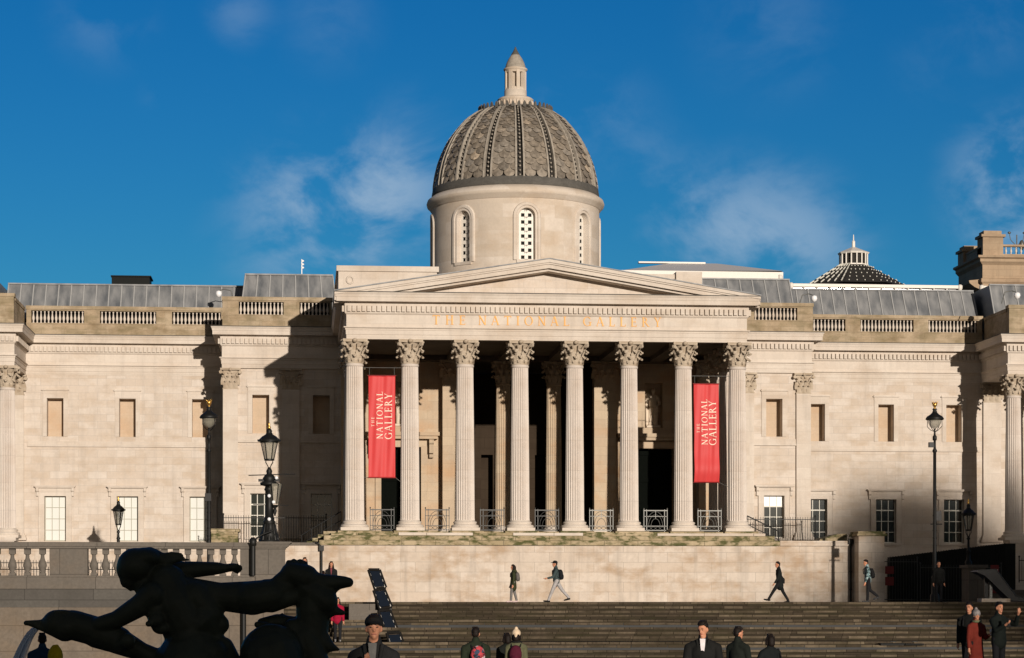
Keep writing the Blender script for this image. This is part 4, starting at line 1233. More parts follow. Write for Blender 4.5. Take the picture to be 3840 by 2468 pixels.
# mossy block and steps beside the portico
blk = MB(); p = at(495, 1268, 124); q = at(557, 1245, 124); blk.box(p.x, q.x, 123.6, 125, 2.6, q.z); blk.box(p.x-.1, q.x+.1, 123.5, 125.1, q.z, q.z+.16)
tag(ob('stone_block', blk, M['moss'], None), 'moss topped low stone block left of the left pavilion railing', 'block')
stp = MB()
for i in range(4): stp.box(.1+i*.28, 1.7, 117.2, 122, 2.7, 2.95+i*.17)
tag(ob('side_steps', stp, M['moss'], None), 'short stone side steps rising to the left end of the portico', 'steps')

# pier, downpipes, gates on the right
pier = empty('gate_pier', (28.4, 115.3, TER)); tag(pier, 'square cream stone pier with mossy cap at the right end of the gallery wall', 'pier')
ob('shaft', MB().box(27.78, 29.1, 114.8, 116.4, TER, 3.22), M['podium'], pier)
cpm = MB().box(27.68, 29.2, 114.7, 116.5, 3.22, 3.34); cpm.box(27.74, 29.14, 114.76, 116.44, 3.34, 3.46)
cpm.poly([(26.2, 2.95), (27.7, 3.0), (27.7, 3.40), (27.2, 3.38), (26.3, 3.1)], 117.0, 119)
ob('cap', cpm, M['moss'], pier)
def pipe(x, y, z0, z1, label, knee=0):
    mb = MB().cyl((x, y, z0), (x, y, z1), .055, n=10)
    mb.box(x-.12, x+.12, y-.09, y+.09, z1-.05, z1+.2)
    if knee: mb.tube([(x, y, z1+.1), (x-.15, y, z1+.3), (x-.3, y, z1+.35)], .045, 6)
    for z in (z0+.6, (z0+z1)/2): mb.cyl((x, y, z), (x, y, z+.08), .075, n=10)
    tag(ob('downpipe', mb, M['black'], None), label, 'pipe', 'black drainpipes on the gallery wall')
pipe(.83, 115.8, TER, 2.5, 'black drainpipe with bent top at the left end of the gallery wall', 1)
pipe(27.62, 115.85, TER, 2.9, 'black drainpipe in the corner against the square stone pier')

def wspan(pa, pb, Y):
    A, B = at(*pa, Y), at(*pb, Y); return A.x, B.x, B.z, A.z
xa, xb, z0_, z1_ = wspan((2070, 1305), (2140, 1405), 115.5)
bar_railing('gate', 29.15, 31.0, 115.6, TER, z1_-.1, 'tall black bar gate beside the square stone pier, with red boards', mat='iron')
bar_railing('gate', 31.1, 35.3, 115.4, TER, 1.75, 'lower black bar gate between the tall gate and the red board', mat='iron')
bar_railing('area_railing', 36.9, 45, 117.5, .9, 2.15, 'black bar railing at the far right beyond the rough stone pier', mat='black')
# dark stair cheek rising to the right
ck = MB(); A = at(2082, 1304, 119); B = at(2350, 1272, 119)
ck.poly([(A.x, TER), (B.x+.6, TER), (B.x+.6, B.z), (B.x, B.z), (B.x-1.0, B.z-.12), (A.x, A.z)], 119, 119.5)
for i in range(44): x = A.x+(B.x-A.x)*i/43; z = A.z+(B.z-A.z)*i/43; ck.box(x, x+.04, 118.96, 119.0, TER, z+.03)
tag(ob('stair_screen', ck, M['iron_dark'], None), 'black boarded stair screen with its top edge rising to the right', 'screen')
def board(pa, pb, Y, label, group, lines=3, name='sign_board'):
    A, B = at(*pa, Y), at(*pb, Y); root = empty(name, ((A.x+B.x)/2, Y, B.z)); tag(root, label, 'sign', group)
    ob('panel', MB().box(A.x, B.x, Y-.02, Y+.02, B.z, A.z), M['reddull'], root)
    mb = MB(); h = A.z-B.z; w = B.x-A.x
    for i in range(lines):
        z = B.z+h*(.85-.7*(i+.5)/lines); x = A.x+w*.12
        while x < B.x-w*.15:
            l = random.uniform(.04, .12)*w/.6; mb.box(x, min(x+l, B.x-w*.1), Y-.026, Y-.0205, z, z+h*.05); x += l+.03
    ob('lettering', mb, M['lettercream'] if lines > 4 else M['reddull'], root)
board((2071, 1325), (2091, 1343), 115.4, 'upper of the two small dull red boards on the tall gate', 'red boards on the tall gate')
board((2071, 1350), (2091, 1370), 115.4, 'lower of the two small dull red boards on the tall gate', 'red boards on the tall gate')
board((2318, 1322), (2337, 1388), 112, 'narrow upright dull red board left of the rough stone pier', None, 7, 'upright_board')
rp_ = empty('lamp_pier', (at(2279, 1400, 112).x, 112, TER)); tag(rp_, 'rough dark stone pier carrying the small lamp at the right', 'pier')
A, B = at(2258, 1322, 112), at(2300, 1405, 112)
ob('shaft', MB().box(A.x+.03, B.x-.03, 111.4, 112.7, TER, A.z-.15), M['granite'], rp_); ob('cap', MB().box(A.x-.06, B.x+.06, 111.3, 112.8, A.z-.15, A.z), M['granite'], rp_)
lowx = B.x
tag(ob('low_wall', MB().box(lowx, 60, 112.2, 112.8, TER, .35).box(lowx, 60, 112.1, 112.9, .35, .5), M['granite'], None), 'low dark granite wall running to the right from the lamp pier', 'wall')
tag(ob('column_pedestal', MB().box(40.9, 60, 131.8, YW+.3, TER, 3.3).box(40.8, 60, 131.7, 133, 3.3, 3.5), M['wall'], None), 'tall stone pedestal wall under the right hand pavilion columns', 'pedestal')
tag(ob('column_pedestal', MB().box(-30, mir(40.9), 131.8, YW+.3, TER, 3.3).box(-30, mir(40.8), 131.7, 133, 3.3, 3.5), M['wall'], None), 'stone pedestal wall under the left hand pavilion columns', 'pedestal')

# ------------------------------------------------------------------ granite balustrade on the left
YB = 90.0
BW = empty('balustrade_wall', (-8, YB, -2.75)); tag(BW, 'dark grey granite balustrade on a tall block wall at the lower left', 'balustrade')
pL, pR = at(0, 1300, YB).x-4, at(667, 1300, YB).x
zc1, zc0 = at(300, 1270, YB).z, at(300, 1284, YB).z; zb1, zb0_ = at(300, 1347, YB).z, at(300, 1378, YB).z; zp = at(300, 1421, YB).z
wl = MB(); wl.box(pL, pR-.05, YB, YB+.6, -3.0, zp); 
ob('wall', wl, M['granite_warm'], BW); ob('dado', MB().box(pL, pR-.02, YB-.03, YB+5.9, zp, zb0_), M['granite_band'], BW)
bs = MB(); bs.box(pL, pR, YB-.12, YB+.5, zb0_, zb1-.06); bs.box(pL, pR+.03, YB-.16, YB+.54, zb1-.06, zb1)
ob('plinth', bs, M['granite'], BW)
cp = MB(); cp.box(pL, pR-1.2, YB-.12, YB+.5, zc0, zc0+.08); cp.box(pL, pR-1.2, YB-.18, YB+.56, zc0+.08, zc1)
ob('coping', cp, M['granite'], BW)
big_balu = mesh('baluster', MB().box(-.13, .13, -.13, .13, 0, .09).lathe([(.10, .09), (.105, .13), (.075, .16), (.13, .26), (.165, .36), (.16, .44), (.11, .56), (.075, .68), (.07, .78), (.10, .82)], 14).box(-.12, .12, -.12, .12, .82, zc0-zb1), M['granite'])
pw = at(205, 1300, YB).x-at(116, 1300, YB).x
pa_ = at(116, 1300, YB).x
pc = MB()
for x0 in (pa_, pa_-6.0, at(562, 1300, YB).x): 
    ww = pw if x0 < pR-3 else .55
    pc.box(x0, x0+ww, YB-.06, YB+.44, zb1, zc0)
for x in (x0,): pass
ob('panel', pc, M['granite'], BW)
def fill(xa, xb, n):
    for i in range(n): ob('baluster', big_balu, None, BW, (xa+(xb-xa)*(i+.5)/n, YB+.19, zb1))
fill(pa_+pw, at(562, 1300, YB).x, 13)
fill(pa_-6.0+pw, pa_, 8)
pe = empty('lamp_pedestal', (at(628, 1300, YB).x, YB, -2.75)); tag(pe, 'grey granite end pier with flared cap under the ornate lamp', 'pier')
x0, x1 = at(598, 1300, YB).x, pR
ob('shaft', MB().box(x0, x1, YB-.2, YB+.8, zb0_+.002, zc0), M['granite'], pe)
fc = MB(); 
for k in range(5): fc.box(x0-.03-.055*k, x1+.03+.055*k, YB-.24-.05*k, YB+.84+.05*k, zc0+.055*k, zc0+.055*(k+1)-.001)
ob('cap', fc, M['granite'], pe)
def dark_post(px, py0, py1, Y, label, arm=0):
    A, B = at(px, py0, Y), at(px, py1, Y)
    mb = MB().cyl((A.x, Y, B.z), (A.x, Y, A.z), .10, n=12); mb.ell((A.x, Y, A.z-.05), (.16, .16, .2), 10, 7)
    if arm: mb.tube([(A.x, Y, A.z), (A.x+.35, Y, A.z+.25), (A.x+.75, Y, A.z+.4)], .035, 6)
    tag(ob('post', mb, M['black'], None), label, 'post')
dark_post(592, 1266, 1347, YB-.35, 'thick black post against the granite pier below the ornate lamp', 1)
dark_post(570, 1421, 1540, YB-.2, 'thick black pipe down the granite block wall behind the bronze figure')
# stone cheek blocks beside the steps
ch = MB()
for i in range(4): A = at(818, 1412+i*15, 91+1.4-i*.5); ch.box(A.x, A.x+1.05+i*.08, 91.6-i*.45+2, 92.2-i*.45+2.6, A.z-.34, A.z-.02)
tag(ob('stone_blocks', ch, M['granite'], None), 'pale stacked stone end blocks beside the blue panels on the steps', 'blocks')

# ------------------------------------------------------------------ street lamps
def lantern_parts(root, z, s, box=False, glass_w=.30):
    """lantern with its base at z (local)"""
    g = MB(); rt, rb = glass_w*s, glass_w*.55*s; h = .72*s
    g.lathe([(rb*.93, z+.02), (rt*.93, z+h)], 6 if box else 16, smooth=not box)
    gl = ob('glass', g, M['lampglass'], root, (0,0,0), local=True)
    f = MB()
    n = 6
    for i in range(n):
        a = 2*math.pi*i/n; f.cyl((rb*math.cos(a), rb*math.sin(a), z), (rt*math.cos(a), rt*math.sin(a), z+h), .022*s, n=5)
    f.lathe([(rb*1.12, z-.05*s), (rb*1.12, z+.02)], 12); f.lathe([(rt*1.12, z+h-.02), (rt*1.12, z+h+.04*s)], 12)
    for i in range(4):
        a = math.pi/4+i*math.pi/2; f.tube([(rb*math.cos(a), rb*math.sin(a), z-.02), (rb*1.1*math.cos(a), rb*1.1*math.sin(a), z-.12*s), (rb*.5*math.cos(a), rb*.5*math.sin(a), z-.26*s), (.05*s*math.cos(a), .05*s*math.sin(a), z-.36*s)], .018*s, 5)
    ob('frame', f, M['black'], root, (0,0,0), local=True)
    c = MB(); q = z+h
    c.lathe([(rt*1.38, q+.02*s), (rt*1.42, q+.06*s), (rt*1.15, q+.14*s), (rt*.85, q+.24*s), (rt*.45, q+.32*s), (rt*.30, q+.42*s), (rt*.38, q+.46*s), (rt*.30, q+.50*s), (rt*.18, q+.56*s)], 20)
    for i in range(8): a = math.pi*2*i/8; c.ell((rt*1.35*math.cos(a), rt*1.35*math.sin(a), q+.07*s), (.03*s,.03*s,.05*s), 6, 4)
    ob('hood', c, M['black'], root, (0,0,0), local=True)
    fi = MB().lathe([(.04*s, q+.54*s), (.075*s, q+.60*s), (.05*s, q+.66*s), (.03*s, q+.70*s), (.045*s, q+.74*s), (.01*s, q+.82*s)], 10)
    ob('finial', fi, M['gold'], root, (0,0,0), local=True)

def globe_lamp(root, z, s=1.0):
    g = MB().lathe([(.03, z), (.20, z+.10), (.30, z+.28), (.31, z+.45)], 20)
    ob('glass', g, M['lampglass'], root, (0,0,0), local=True)
    c = MB().lathe([(.40, z+.42), (.43, z+.47), (.36, z+.58), (.20, z+.68), (.12, z+.76), (.08, z+.88), (.12, z+.92), (.07, z+.96)], 20)
    for i in range(4):
        a = math.pi/4+i*math.pi/2; c.tube([(.38*math.cos(a), .38*math.sin(a), z+.46), (.39*math.cos(a), .39*math.sin(a), z+.12), (.20*math.cos(a), .20*math.sin(a), z-.05), (.03, 0, z-.14)], .015, 5)
    ob('hood', c, M['black'], root, (0,0,0), local=True)
    k = MB().lathe([(.06, z+.94), (.05, z+1.02), (.10, z+1.08), (.13, z+1.22), (.09, z+1.20), (.04, z+1.16)], 8)
    for i in range(8): a = math.pi*2*i/8; k.cyl((.11*math.cos(a), .11*math.sin(a), z+1.18), (.14*math.cos(a), .14*math.sin(a), z+1.28), .02, .005, 5)
    ob('crown', k, M['gold'], root, (0,0,0), local=True)

def tall_lamp(px, ptop, Y, label, bracket=True):
    T = at(px, ptop, Y); root = empty('street_lamp', (T.x, Y, TER)); tag(root, label, 'street lamp', 'black street lamps before the gallery')
    H = T.z-TER; z = H-1.27
    p = MB().lathe([(.22, 0), (.22, .3), (.15, .4), (.13, 1.1), (.16, 1.15), (.10, 1.25), (.085, 3.0), (.075, z-1.1), (.11, z-1.05), (.11, z-1.0), (.06, z-.9), (.055, z-.55), (.10, z-.5), (.10, z-.35), (.05, z-.28), (.035, z-.05), (.06, z)], 14)
    for k in range(5): p.lathe([(.09, 2.6+k*.35), (.105, 2.63+k*.35), (.09, 2.66+k*.35)], 12, caps=False)
    ob('post', p, M['black'], root, (0,0,0), local=True)
    b = MB().box(-.18 if bracket else -.30, .10 if bracket else -.06, -.12, .12, z*.58, z*.58+.34) if bracket else MB().box(.05, .30, -.1, .1, z*.47, z*.47+.45)
    if not bracket: b.box(-.28, -.06, -.1, .1, z-.85, z-.62); b.cyl((-.2, 0, z*.45), (.35, 0, z*.45), .03)
    ob('control_box', b, M['black'], root, (0,0,0), local=True)
    globe_lamp(root, z)
    return root
tall_lamp(489, 935, 105, 'tall slim black lamp post with gold crown before the left wing')
tall_lamp(2187, 940, 105.7, 'tall slim black lamp post with gold crown before the shaded right wing', False)

# ornate twin lantern
T = at(630, 988, YB+.3); base = zc1+.02
OL = empty('ornate_lamp', (T.x, YB+.3, base)); tag(OL, 'large ornate black lantern lamp on the granite end pier', 'street lamp')
H = T.z-base; sc = .93; zl = at(630, 1074, YB).z-base
pm = MB().lathe([(.42, 0), (.42, .08), (.33, .14), (.36, .3), (.28, .45), (.22, .75), (.26, .80), (.20, .86), (.20, .98), (.17, 1.0), (.15, 1.5), (.16, 2.0), (.20, 2.05), (.17, 2.12), (.15, 2.2), (.14, zl-1.05), (.34, zl-1.0), (.36, zl-.90), (.20, zl-.84), (.26, zl-.74), (.18, zl-.62), (.10, zl-.55), (.12, zl-.45), (.07, zl-.35), (.05, zl-.30)], 18)
for k in range(8):
    a = math.pi*2*k/8; pm.caps((.34*math.cos(a), .34*math.sin(a), .1), .07, (.22*math.cos(a), .22*math.sin(a), .7), .03)
pm.cyl((-.80, 0, zl-.62), (1.0, 0, zl-.56), .02, n=6); pm.cyl((-.62, 0, 1.48), (.75, 0, 1.44), .015, n=6); pm.box(-.42, .40, -.05, .05, zl-.86, zl-.76)
ob('post', pm, M['black'], OL, (0,0,0), local=True)
lantern_parts(OL, zl, sc, glass_w=.345)
sm_ = MB().lathe([(.13, zl-1.72), (.26, zl-.95)], 6, c=(.22, -.1, 0), smooth=False)
ob('glass', sm_, M['lampglass'], OL, (0,0,0), local=True)
sf_ = MB()
for i in range(6): a = 2*math.pi*i/6; sf_.cyl((.22+.13*math.cos(a), -.1+.13*math.sin(a), zl-1.72), (.22+.27*math.cos(a), -.1+.27*math.sin(a), zl-.94), .02, n=5)
sf_.lathe([(.15, zl-1.78), (.05, zl-1.9), (.08, zl-2.0), (.02, zl-2.2)], 10, c=(.22, -.1, 0))
ob('frame', sf_, M['black'], OL, (0,0,0), local=True)
bb = MB()
for (x, z) in ((0, zl-1.42), (.28, zl-.72), (.0, zl-2.32), (.17, zl-1.66)): bb.ell((x, -.22, z), (.07, .05, .07), 10, 6)
ob('bulb', bb, M['camwhite'], OL, (0,0,0), local=True)
# small lamps
def small_lamp(px, ptop, Y, zbase, label):
    T = at(px, ptop, Y); root = empty('street_lamp', (T.x, Y, zbase)); tag(root, label, 'street lamp', 'small black lanterns')
    H = T.z-zbase; s = 1.0 if H > 2.9 else .95; z = H-1.52*s*1.0
    p = MB().lathe([(.18, 0), (.18, .15), (.10, .25), (.08, .6), (.12, .68), (.07, .74), (.055, z-.5), (.10, z-.42), (.05, z-.36), (.05, z-.3)], 12)
    ob('post', p, M['black'], root, (0,0,0), local=True); lantern_parts(root, z, s, box=True, glass_w=.27)
small_lamp(277, 1162, 129, 2.72, 'small black lantern throwing its shadow on the lit left wing')
small_lamp(2266, 1168, 112, at(2258, 1322, 112).z, 'small black lantern on the rough stone pier, in the shade of the right wing')

# roof things
def security_camera(px, py, Y, label, armx):
    P = at(px, py, Y); root = empty('security_camera', (P.x, Y, P.z-.25)); tag(root, label, 'security camera', 'white dome cameras on the parapets')
    ob('housing', MB().lathe([(.03, .25), (.16, .2), (.19, .05), (.14, -.08), (.04, -.14)], 14), M['camwhite'], root, (0,0,.15), local=True)
    ob('bracket', MB().tube([(0, 0, .38), (armx*.3, .1, .5), (armx*.7, .1, .42), (armx*.9, .1, -.25)], .03, 6), M['silver'], root, (0,0,0), local=True)
security_camera(512, 686, 137.3, 'white dome camera above the left wing, by the left pavilion parapet', 1)
security_camera(1905, 697, 137.3, 'white dome camera above the right wing, by the right pavilion parapet', -1)
security_camera(2380, 690, 132.3, 'white dome camera over the parapet at the far right', -1)
P = at(706, 640, 140); mt = MB().cyl((P.x, 140, P.z-.2), (P.x, 140, P.z+.85), .035, n=6)
for k in range(3): mt.ell((P.x+.05, 140, P.z+.35+.2*k), (.10, .06, .07), 8, 5)
tag(ob('antenna_mast', mt, M['camwhite'], None), 'thin white aerial mast on the lead roof left of the portico', 'antenna')

# ------------------------------------------------------------------ stone building at the far right
BG = empty('corner_building', (56, 178, TER)); tag(BG, 'ornate brown stone building with balustraded parapet rising behind the right roof', 'building')
c0 = at(2299, 650, 175); x0 = c0.x; x1 = x0+22; y0 = 175; y1 = 181.6
zc_ = at(2273, 606, 175).z; zcn = at(2273, 588, 175).z
ob('wall', MB().box(x0, x1, y0, y1, TER, zc_-.2), M['bgstone'], BG)
prof = [(-.3, zc_-1.9), (.0, zc_-1.9), (.12, zc_-1.75), (.12, zc_-1.5), (.0, zc_-1.45), (.0, zc_-.45), (.25, zc_-.2), (.25, zc_), (.45, zc_+.1), (.45, zc_+.25), (-.3, zc_+.3)]
prof2 = [(-.3, zc_-2.3), (0, zc_-2.3), (.5, zc_-2.1), (.9, zc_-1.8), (.95, zc_-1.6), (0, zc_-1.5), (-.3, zc_-1.5)]
path = [(x0, y1), (x0, y0), (x1, y0)]
ob('cornice', MB().sweep([(x0-.003, y1), (x0-.003, y0-.003), (x1, y0-.003)], prof), M['bgstone'], BG, fix=True)
ob('cornice', MB().sweep([(x0-.004, y1+.3), (x0-.004, y0+.4)], prof2), M['bgstone'], BG, fix=True)
pb = MB(); zt_ = at(2273, 573, 175).z; zr_ = at(2350, 573, 175).z
pb.box(x0+.25, x1, y0+.0, y0+.35, zc_+.3, zc_+.42); pb.box(x0+1.6, x1, y0-.05, y0+.4, zc_+1.0, zc_+1.15)
pb.box(x0-.0, x0+.35, y0+.36, y1, zc_+.3, zc_+.95); pb.box(x0-.05, x0+.4, y0+.36, y1, zc_+.95, zc_+1.1)
B_ = ob('parapet', pb, M['bgstone'], BG)
for x, y, h in ((x0+.1, y0-.1, 2.2), (x0-.1, y0+4.6, 1.75), (x0+7.6, y0-.1, 2.2)):
    pp = MB().box(x-.1, x+1.5, y, y+1.5, zc_+.3, zc_+h-.5); pp.box(x-.25, x+1.65, y-.15, y+1.65, zc_+h-.5, zc_+h-.3); pp.box(x, x+1.4, y+.1, y+1.4, zc_+h-.3, zc_+h)
    ob('pier', pp, M['bgstone'], BG)
for i in range(14):
    ob('baluster', balu_me, None, B_, (x0+1.9+i*.40, y0+.18, zc_+.42)).scale = (1.1, 1.1, .80)
pn = MB()
for i in range(4):
    x = x0+3.2+i*3.2; pn.box(x, x+2.2, y0-.06, y0+.02, zc_-2.9, zc_-2.3); pn.lathe([(.05, 0), (.35, .15), (.5, .4)], 12, c=(x+.2, y0-.3, zc_-3.6))
ob('carving', pn, M['bgstone'], BG)
A = at(2370, 575, 178); an = MB().cyl((A.x, 177, A.z-1.5), (A.x, 177, A.z+.7), .05); an.ell((A.x+.4, 177, A.z-.1), (.22, .2, .4), 10, 7)
for k in (-1, 1): an.tube([(A.x, 177, A.z-.2), (A.x+.5*k, 177, A.z+.3), (A.x+.6*k, 177, A.z+.8)], .03, 5); an.ell((A.x+.6*k, 177, A.z+.85), (.14, .1, .1), 8, 5)
an.box(A.x-.8, A.x+.6, 176.6, 177.4, A.z-1.9, A.z-1.4)
tag(ob('antenna', an, M['silver'], None), 'spiky grey aerial on the balustraded stone building', 'antenna')

# ------------------------------------------------------------------ unseen offices, trees and monument added to shade the lower right and the bronze
occ = empty('shade_offices', (120, -200, -2)); tag(occ, 'unseen stone office block added south east to shade the lower right', 'building')
def facade(parent, x0, x1, y0, y1, z1):
    mb = MB(); hs = []
    n = max(1, int((x1-x0)/3.2)); fl_ = int((z1+1)/3.6)
    for i in range(n):
        for j in range(fl_):
            c = x0+(x1-x0)*(i+.5)/n; z = -1+j*3.6
            if z+2.9 < z1-.8: hs.append((c-.6, c+.6, z+.8, z+2.8))
    mb.box(x0, x1, y0, y1-.5, -2, z1); wall = ob('wall', mb, M['bgstone'], parent)
    f = MB()
    X = [h for h in hs]
    for h in X: f.box(h[0], h[1], y1-.5, y1-.42, h[2], h[3])
    ob('window', f, M['glass'], parent)
    c = MB().box(x0-.3, x1+.3, y0-.3, y1+.1, z1, z1+.4); ob('cornice', c, M['bgstone'], parent)
facade(occ, 78, 93.8, -205, -200, 36.9)
facade(occ, 103.5, 109.3, -205, -200, 49.0)
facade(occ, 109.5, 120.8, -205, -200, 50.3)
facade(occ, 121, 165, -205, -200, 52.0)
def shade_tree(x, y, h, zc, rx, rz, n, label):  # unseen tree with a porous crown, added to block part of the sun
    root = empty('shade_tree', (x, y, -2)); tag(root, label, 'tree', 'unseen bare trees added for shade')
    ob('trunk', MB().cyl((x, y, -2), (x, y, zc-rz*.4), .7, .35, 10), M['dark'], root)
    c = MB(); rnd = random.Random(int(x))
    for k in range(n):
        while True:
            u = Vector((rnd.uniform(-1,1), rnd.uniform(-1,1), rnd.uniform(-1,1)))
            if u.length < 1: break
        p = Vector((x+u.x*rx, y+u.y*rx*.5, zc+u.z*rz)); d = (u+Vector((0,0,.5))+Vector((rnd.uniform(-1,1), rnd.uniform(-1,1), rnd.uniform(-1,1)))*.6).normalized()
        L = rnd.uniform(.6, 1.8); c.cyl(p, p+d*L, .05, .03, 3)
    for k in range(26):
        a = rnd.uniform(0, 6.28); e = Vector((x+rx*.8*math.cos(a), y, zc+rz*rnd.uniform(-.6, .9))); c.cyl((x, y, zc-rz*.8), e, .22, .05, 5)
    ob('crown', c, M['dark'], root)
shade_tree(106.5, -196, 50, 47.5, 5.0, 4.5, 1800, 'unseen bare tree by the offices, added to thin the sunlight')
shade_tree(99.5, -195, 44, 41.5, 5.0, 4.2, 1300, 'lowest of the unseen bare trees, added to half shade the right steps')
shade_tree(116, -197, 55, 50.5, 6.5, 5.5, 4200, 'tallest of the unseen bare trees, added to shade the right wing')
shade_tree(130, -196, 52, 46, 8.0, 7.0, 2600, 'farthest east of the unseen bare trees added for shade')
mon = empty('shade_monument', (16.6, -60, -2)); tag(mon, 'unseen square stone monument pedestal set south of the square to shade the bronze', 'monument')
mm = MB().box(13.2, 19.7, -63, -57, -2, 24); mm.box(12.9, 19.8, -63.3, -56.7, -2, 1); 
ob('pedestal', mm, M['granite'], mon); ob('column', MB().lathe([(1.8, 24), (1.6, 45), (2.2, 46)], 24, c=(16.5, -60, 0)), M['granite'], mon)  # unseen monument, placed to keep the sun off the bronze

# ------------------------------------------------------------------ bronze fountain group
YS = 20.0
def sp(x, y, dy=0.0):      # position on the zoomed view (1.711 px per photo px) -> local metres
    p = at((x/1.711)/1.6027, (1980+y/1.711)/1.6027, YS); return Vector((p.x, YS+dy, p.z))
PX = YS/F_PX/1.711
FB = sp(1100, 900)
FR = empty('fountain_sculpture', (FB.x, YS, ground_z(FB.x, YS))); tag(FR, 'black bronze mermaid riding spouting dolphins at the lower left', 'sculpture')
fm = MB()
def C(x0, y0, r0, x1, y1, r1, d0=0, d1=None, m=None, n=14):
    d1 = d0 if d1 is None else d1
    (m or fm).caps(sp(x0, y0, d0), r0*PX, sp(x1, y1, d1), r1*PX, n)
def E(x, y, rx, ry, d=0, dr=None, m=None): (m or fm).ell(sp(x, y, d), (rx*PX, (dr or rx)*PX, ry*PX), 18, 12)
# dolphin in front: beak, melon, body
C(172, 609, 17, 290, 612, 26, -.08, -.06); C(196, 618, 12, 300, 650, 22, -.08); E(360, 612, 84, 84, -.05); C(330, 620, 66, 420, 640, 90, -.05)
C(365, 610, 76, 470, 625, 97, -.05, -.03); C(470, 622, 97, 620, 665, 96, -.03, .0); C(620, 672, 100, 760, 720, 90); C(760, 725, 88, 920, 800, 60); C(920, 800, 62, 1120, 900, 80)
E(395, 520+12, 60, 8, -.05); E(828, 722, 48, 50, -.15); C(828, 722, 40, 760, 760, 50, -.15, -.05)
E(345, 585, 9, 7, -.29)
# mermaid: head, hair, face
E(872, 240, 120, 112); E(835, 260, 88, 100); E(828, 320, 62, 70); C(800, 330, 30, 838, 385, 22); E(783, 338, 12, 16); C(785, 365, 10, 800, 375, 12); E(930, 190, 110, 65)
C(960, 170, 50, 1060, 215, 45); C(1040, 195, 34, 1100, 172, 22); C(1100, 172, 20, 1160, 163, 9); C(1090, 210, 30, 1150, 200, 16); C(1150, 205, 14, 1212, 205, 9); C(1110, 190, 18, 1175, 178, 8)
C(900, 320, 62, 960, 420, 85)
E(1030, 300, 95, 60, .05); C(1000, 330, 80, 1100, 330, 90)
# arms
C(985, 430, 88, 900, 500, 70, -.12); C(900, 500, 72, 760, 585, 58, -.12, -.1); C(760, 585, 56, 640, 620, 52, -.1, -.08)
C(1110, 275, 64, 1270, 264, 52, .15); C(1270, 264, 52, 1390, 258, 42, .15); C(1390, 258, 42, 1450, 258, 28, .15)
C(1450, 256, 28, 1500, 250, 28, .15); E(1480, 250, 40, 26, .15)
for k, (x, y) in enumerate(((1548, 238), (1552, 256), (1545, 270), (1525, 282))): C(1495, 238+k*11, 11, x-20, y, 9, .15+.01*k); C(x-20, y, 9, x, y+8, 7, .15+.01*k)
C(1490, 236, 8, 1530, 230, 6, .12)
# torso
C(1060, 360, 125, 1120, 480, 145); C(1120, 480, 150, 1190, 620, 140); E(1010, 590, 55, 50, -.15); C(1000, 520, 70, 1010, 600, 52, -.1); E(965, 614, 24, 20, -.2); E(1040, 640, 60, 42, -.1)
C(1190, 640, 130, 1250, 760, 150); C(1100, 640, 70, 1180, 780, 90); C(1240, 780, 170, 1280, 900, 220); C(1380, 780, 90, 1450, 900, 110); C(1300, 620, 140, 1380, 700, 60); C(1250, 440, 110, 1350, 560, 90)
E(1420, 620, 52, 60); E(1300, 800, 180, 110)
# fish tail sweeping back to the right
C(1180, 420, 110, 1400, 440, 92, .05); C(1400, 440, 90, 1620, 450, 112, .05, .05); C(1620, 450, 112, 1740, 430, 102); C(1730, 420, 100, 1830, 380, 62); C(1790, 350, 52, 1870, 300, 66); C(1740, 470, 76, 1880, 440, 56)
C(1870, 290, 70, 1960, 320, 88); C(1920, 440, 42, 1960, 400, 80)
for k, (x, y) in enumerate(((1852, 222), (1885, 214), (1925, 216), (1955, 228), (1985, 262), (2005, 300))): C(1900, 300, 50, x, y, 20, .02*k); 
C(1960, 340, 72, 2080, 345, 50); C(2080, 352, 58, 2200, 348, 42); C(2200, 348, 42, 2236, 349, 34); C(2080, 370, 60, 2150, 385, 30); C(2000, 400, 80, 2080, 470, 90); C(2080, 450, 80, 2110, 540, 40); C(2110, 520, 44, 2200, 545, 18)
C(2010, 420, 110, 2010, 540, 112, .05); C(2010, 540, 108, 2000, 700, 105, .05); C(2000, 700, 100, 1960, 800, 110, .05); C(1960, 700, 90, 2040, 900, 90)
for k in range(6): C(2140+k*18, 398-k*6, 10, 2160+k*18, 385-k*4, 14)
# second dolphin, rounded back and fins at the bottom
E(1745, 815, 205, 200, -.1, 150); C(1745, 830, 200, 1800, 1000, 190, -.1); C(1680, 610, 34, 1780, 600, 50, .1); C(1780, 600, 48, 1880, 620, 54, .1); C(1800, 590, 20, 1812, 552, 9, .1); C(1650, 620, 22, 1700, 640, 40)
C(1880, 640, 60, 2010, 690, 62); C(2010, 690, 60, 2110, 760, 40); C(2110, 760, 38, 2170, 780, 12); C(2060, 640, 24, 2120, 740, 20); C(1440, 760, 60, 1500, 900, 70)
C(1220, 900, 240, 1220, 1250, 320); C(1800, 960, 180, 1500, 1250, 300); C(1300, 1200, 320, 1300, 1500, 420)
body = ob('bronze_group', fm, M['bronze'], FR); remesh(body, .0125, 3)
# basin plinth below the frame that carries the group
tag(ob('fountain_basin', MB().lathe([(2.6, -2.3), (2.6, -1.2), (2.8, -1.15), (2.8, -1.0), (2.2, -1.0), (2.1, -1.25)], 48, c=(FB.x+.2, YS, 0)), M['granite'], None), 'round granite fountain basin under the bronze sculpture', 'basin')
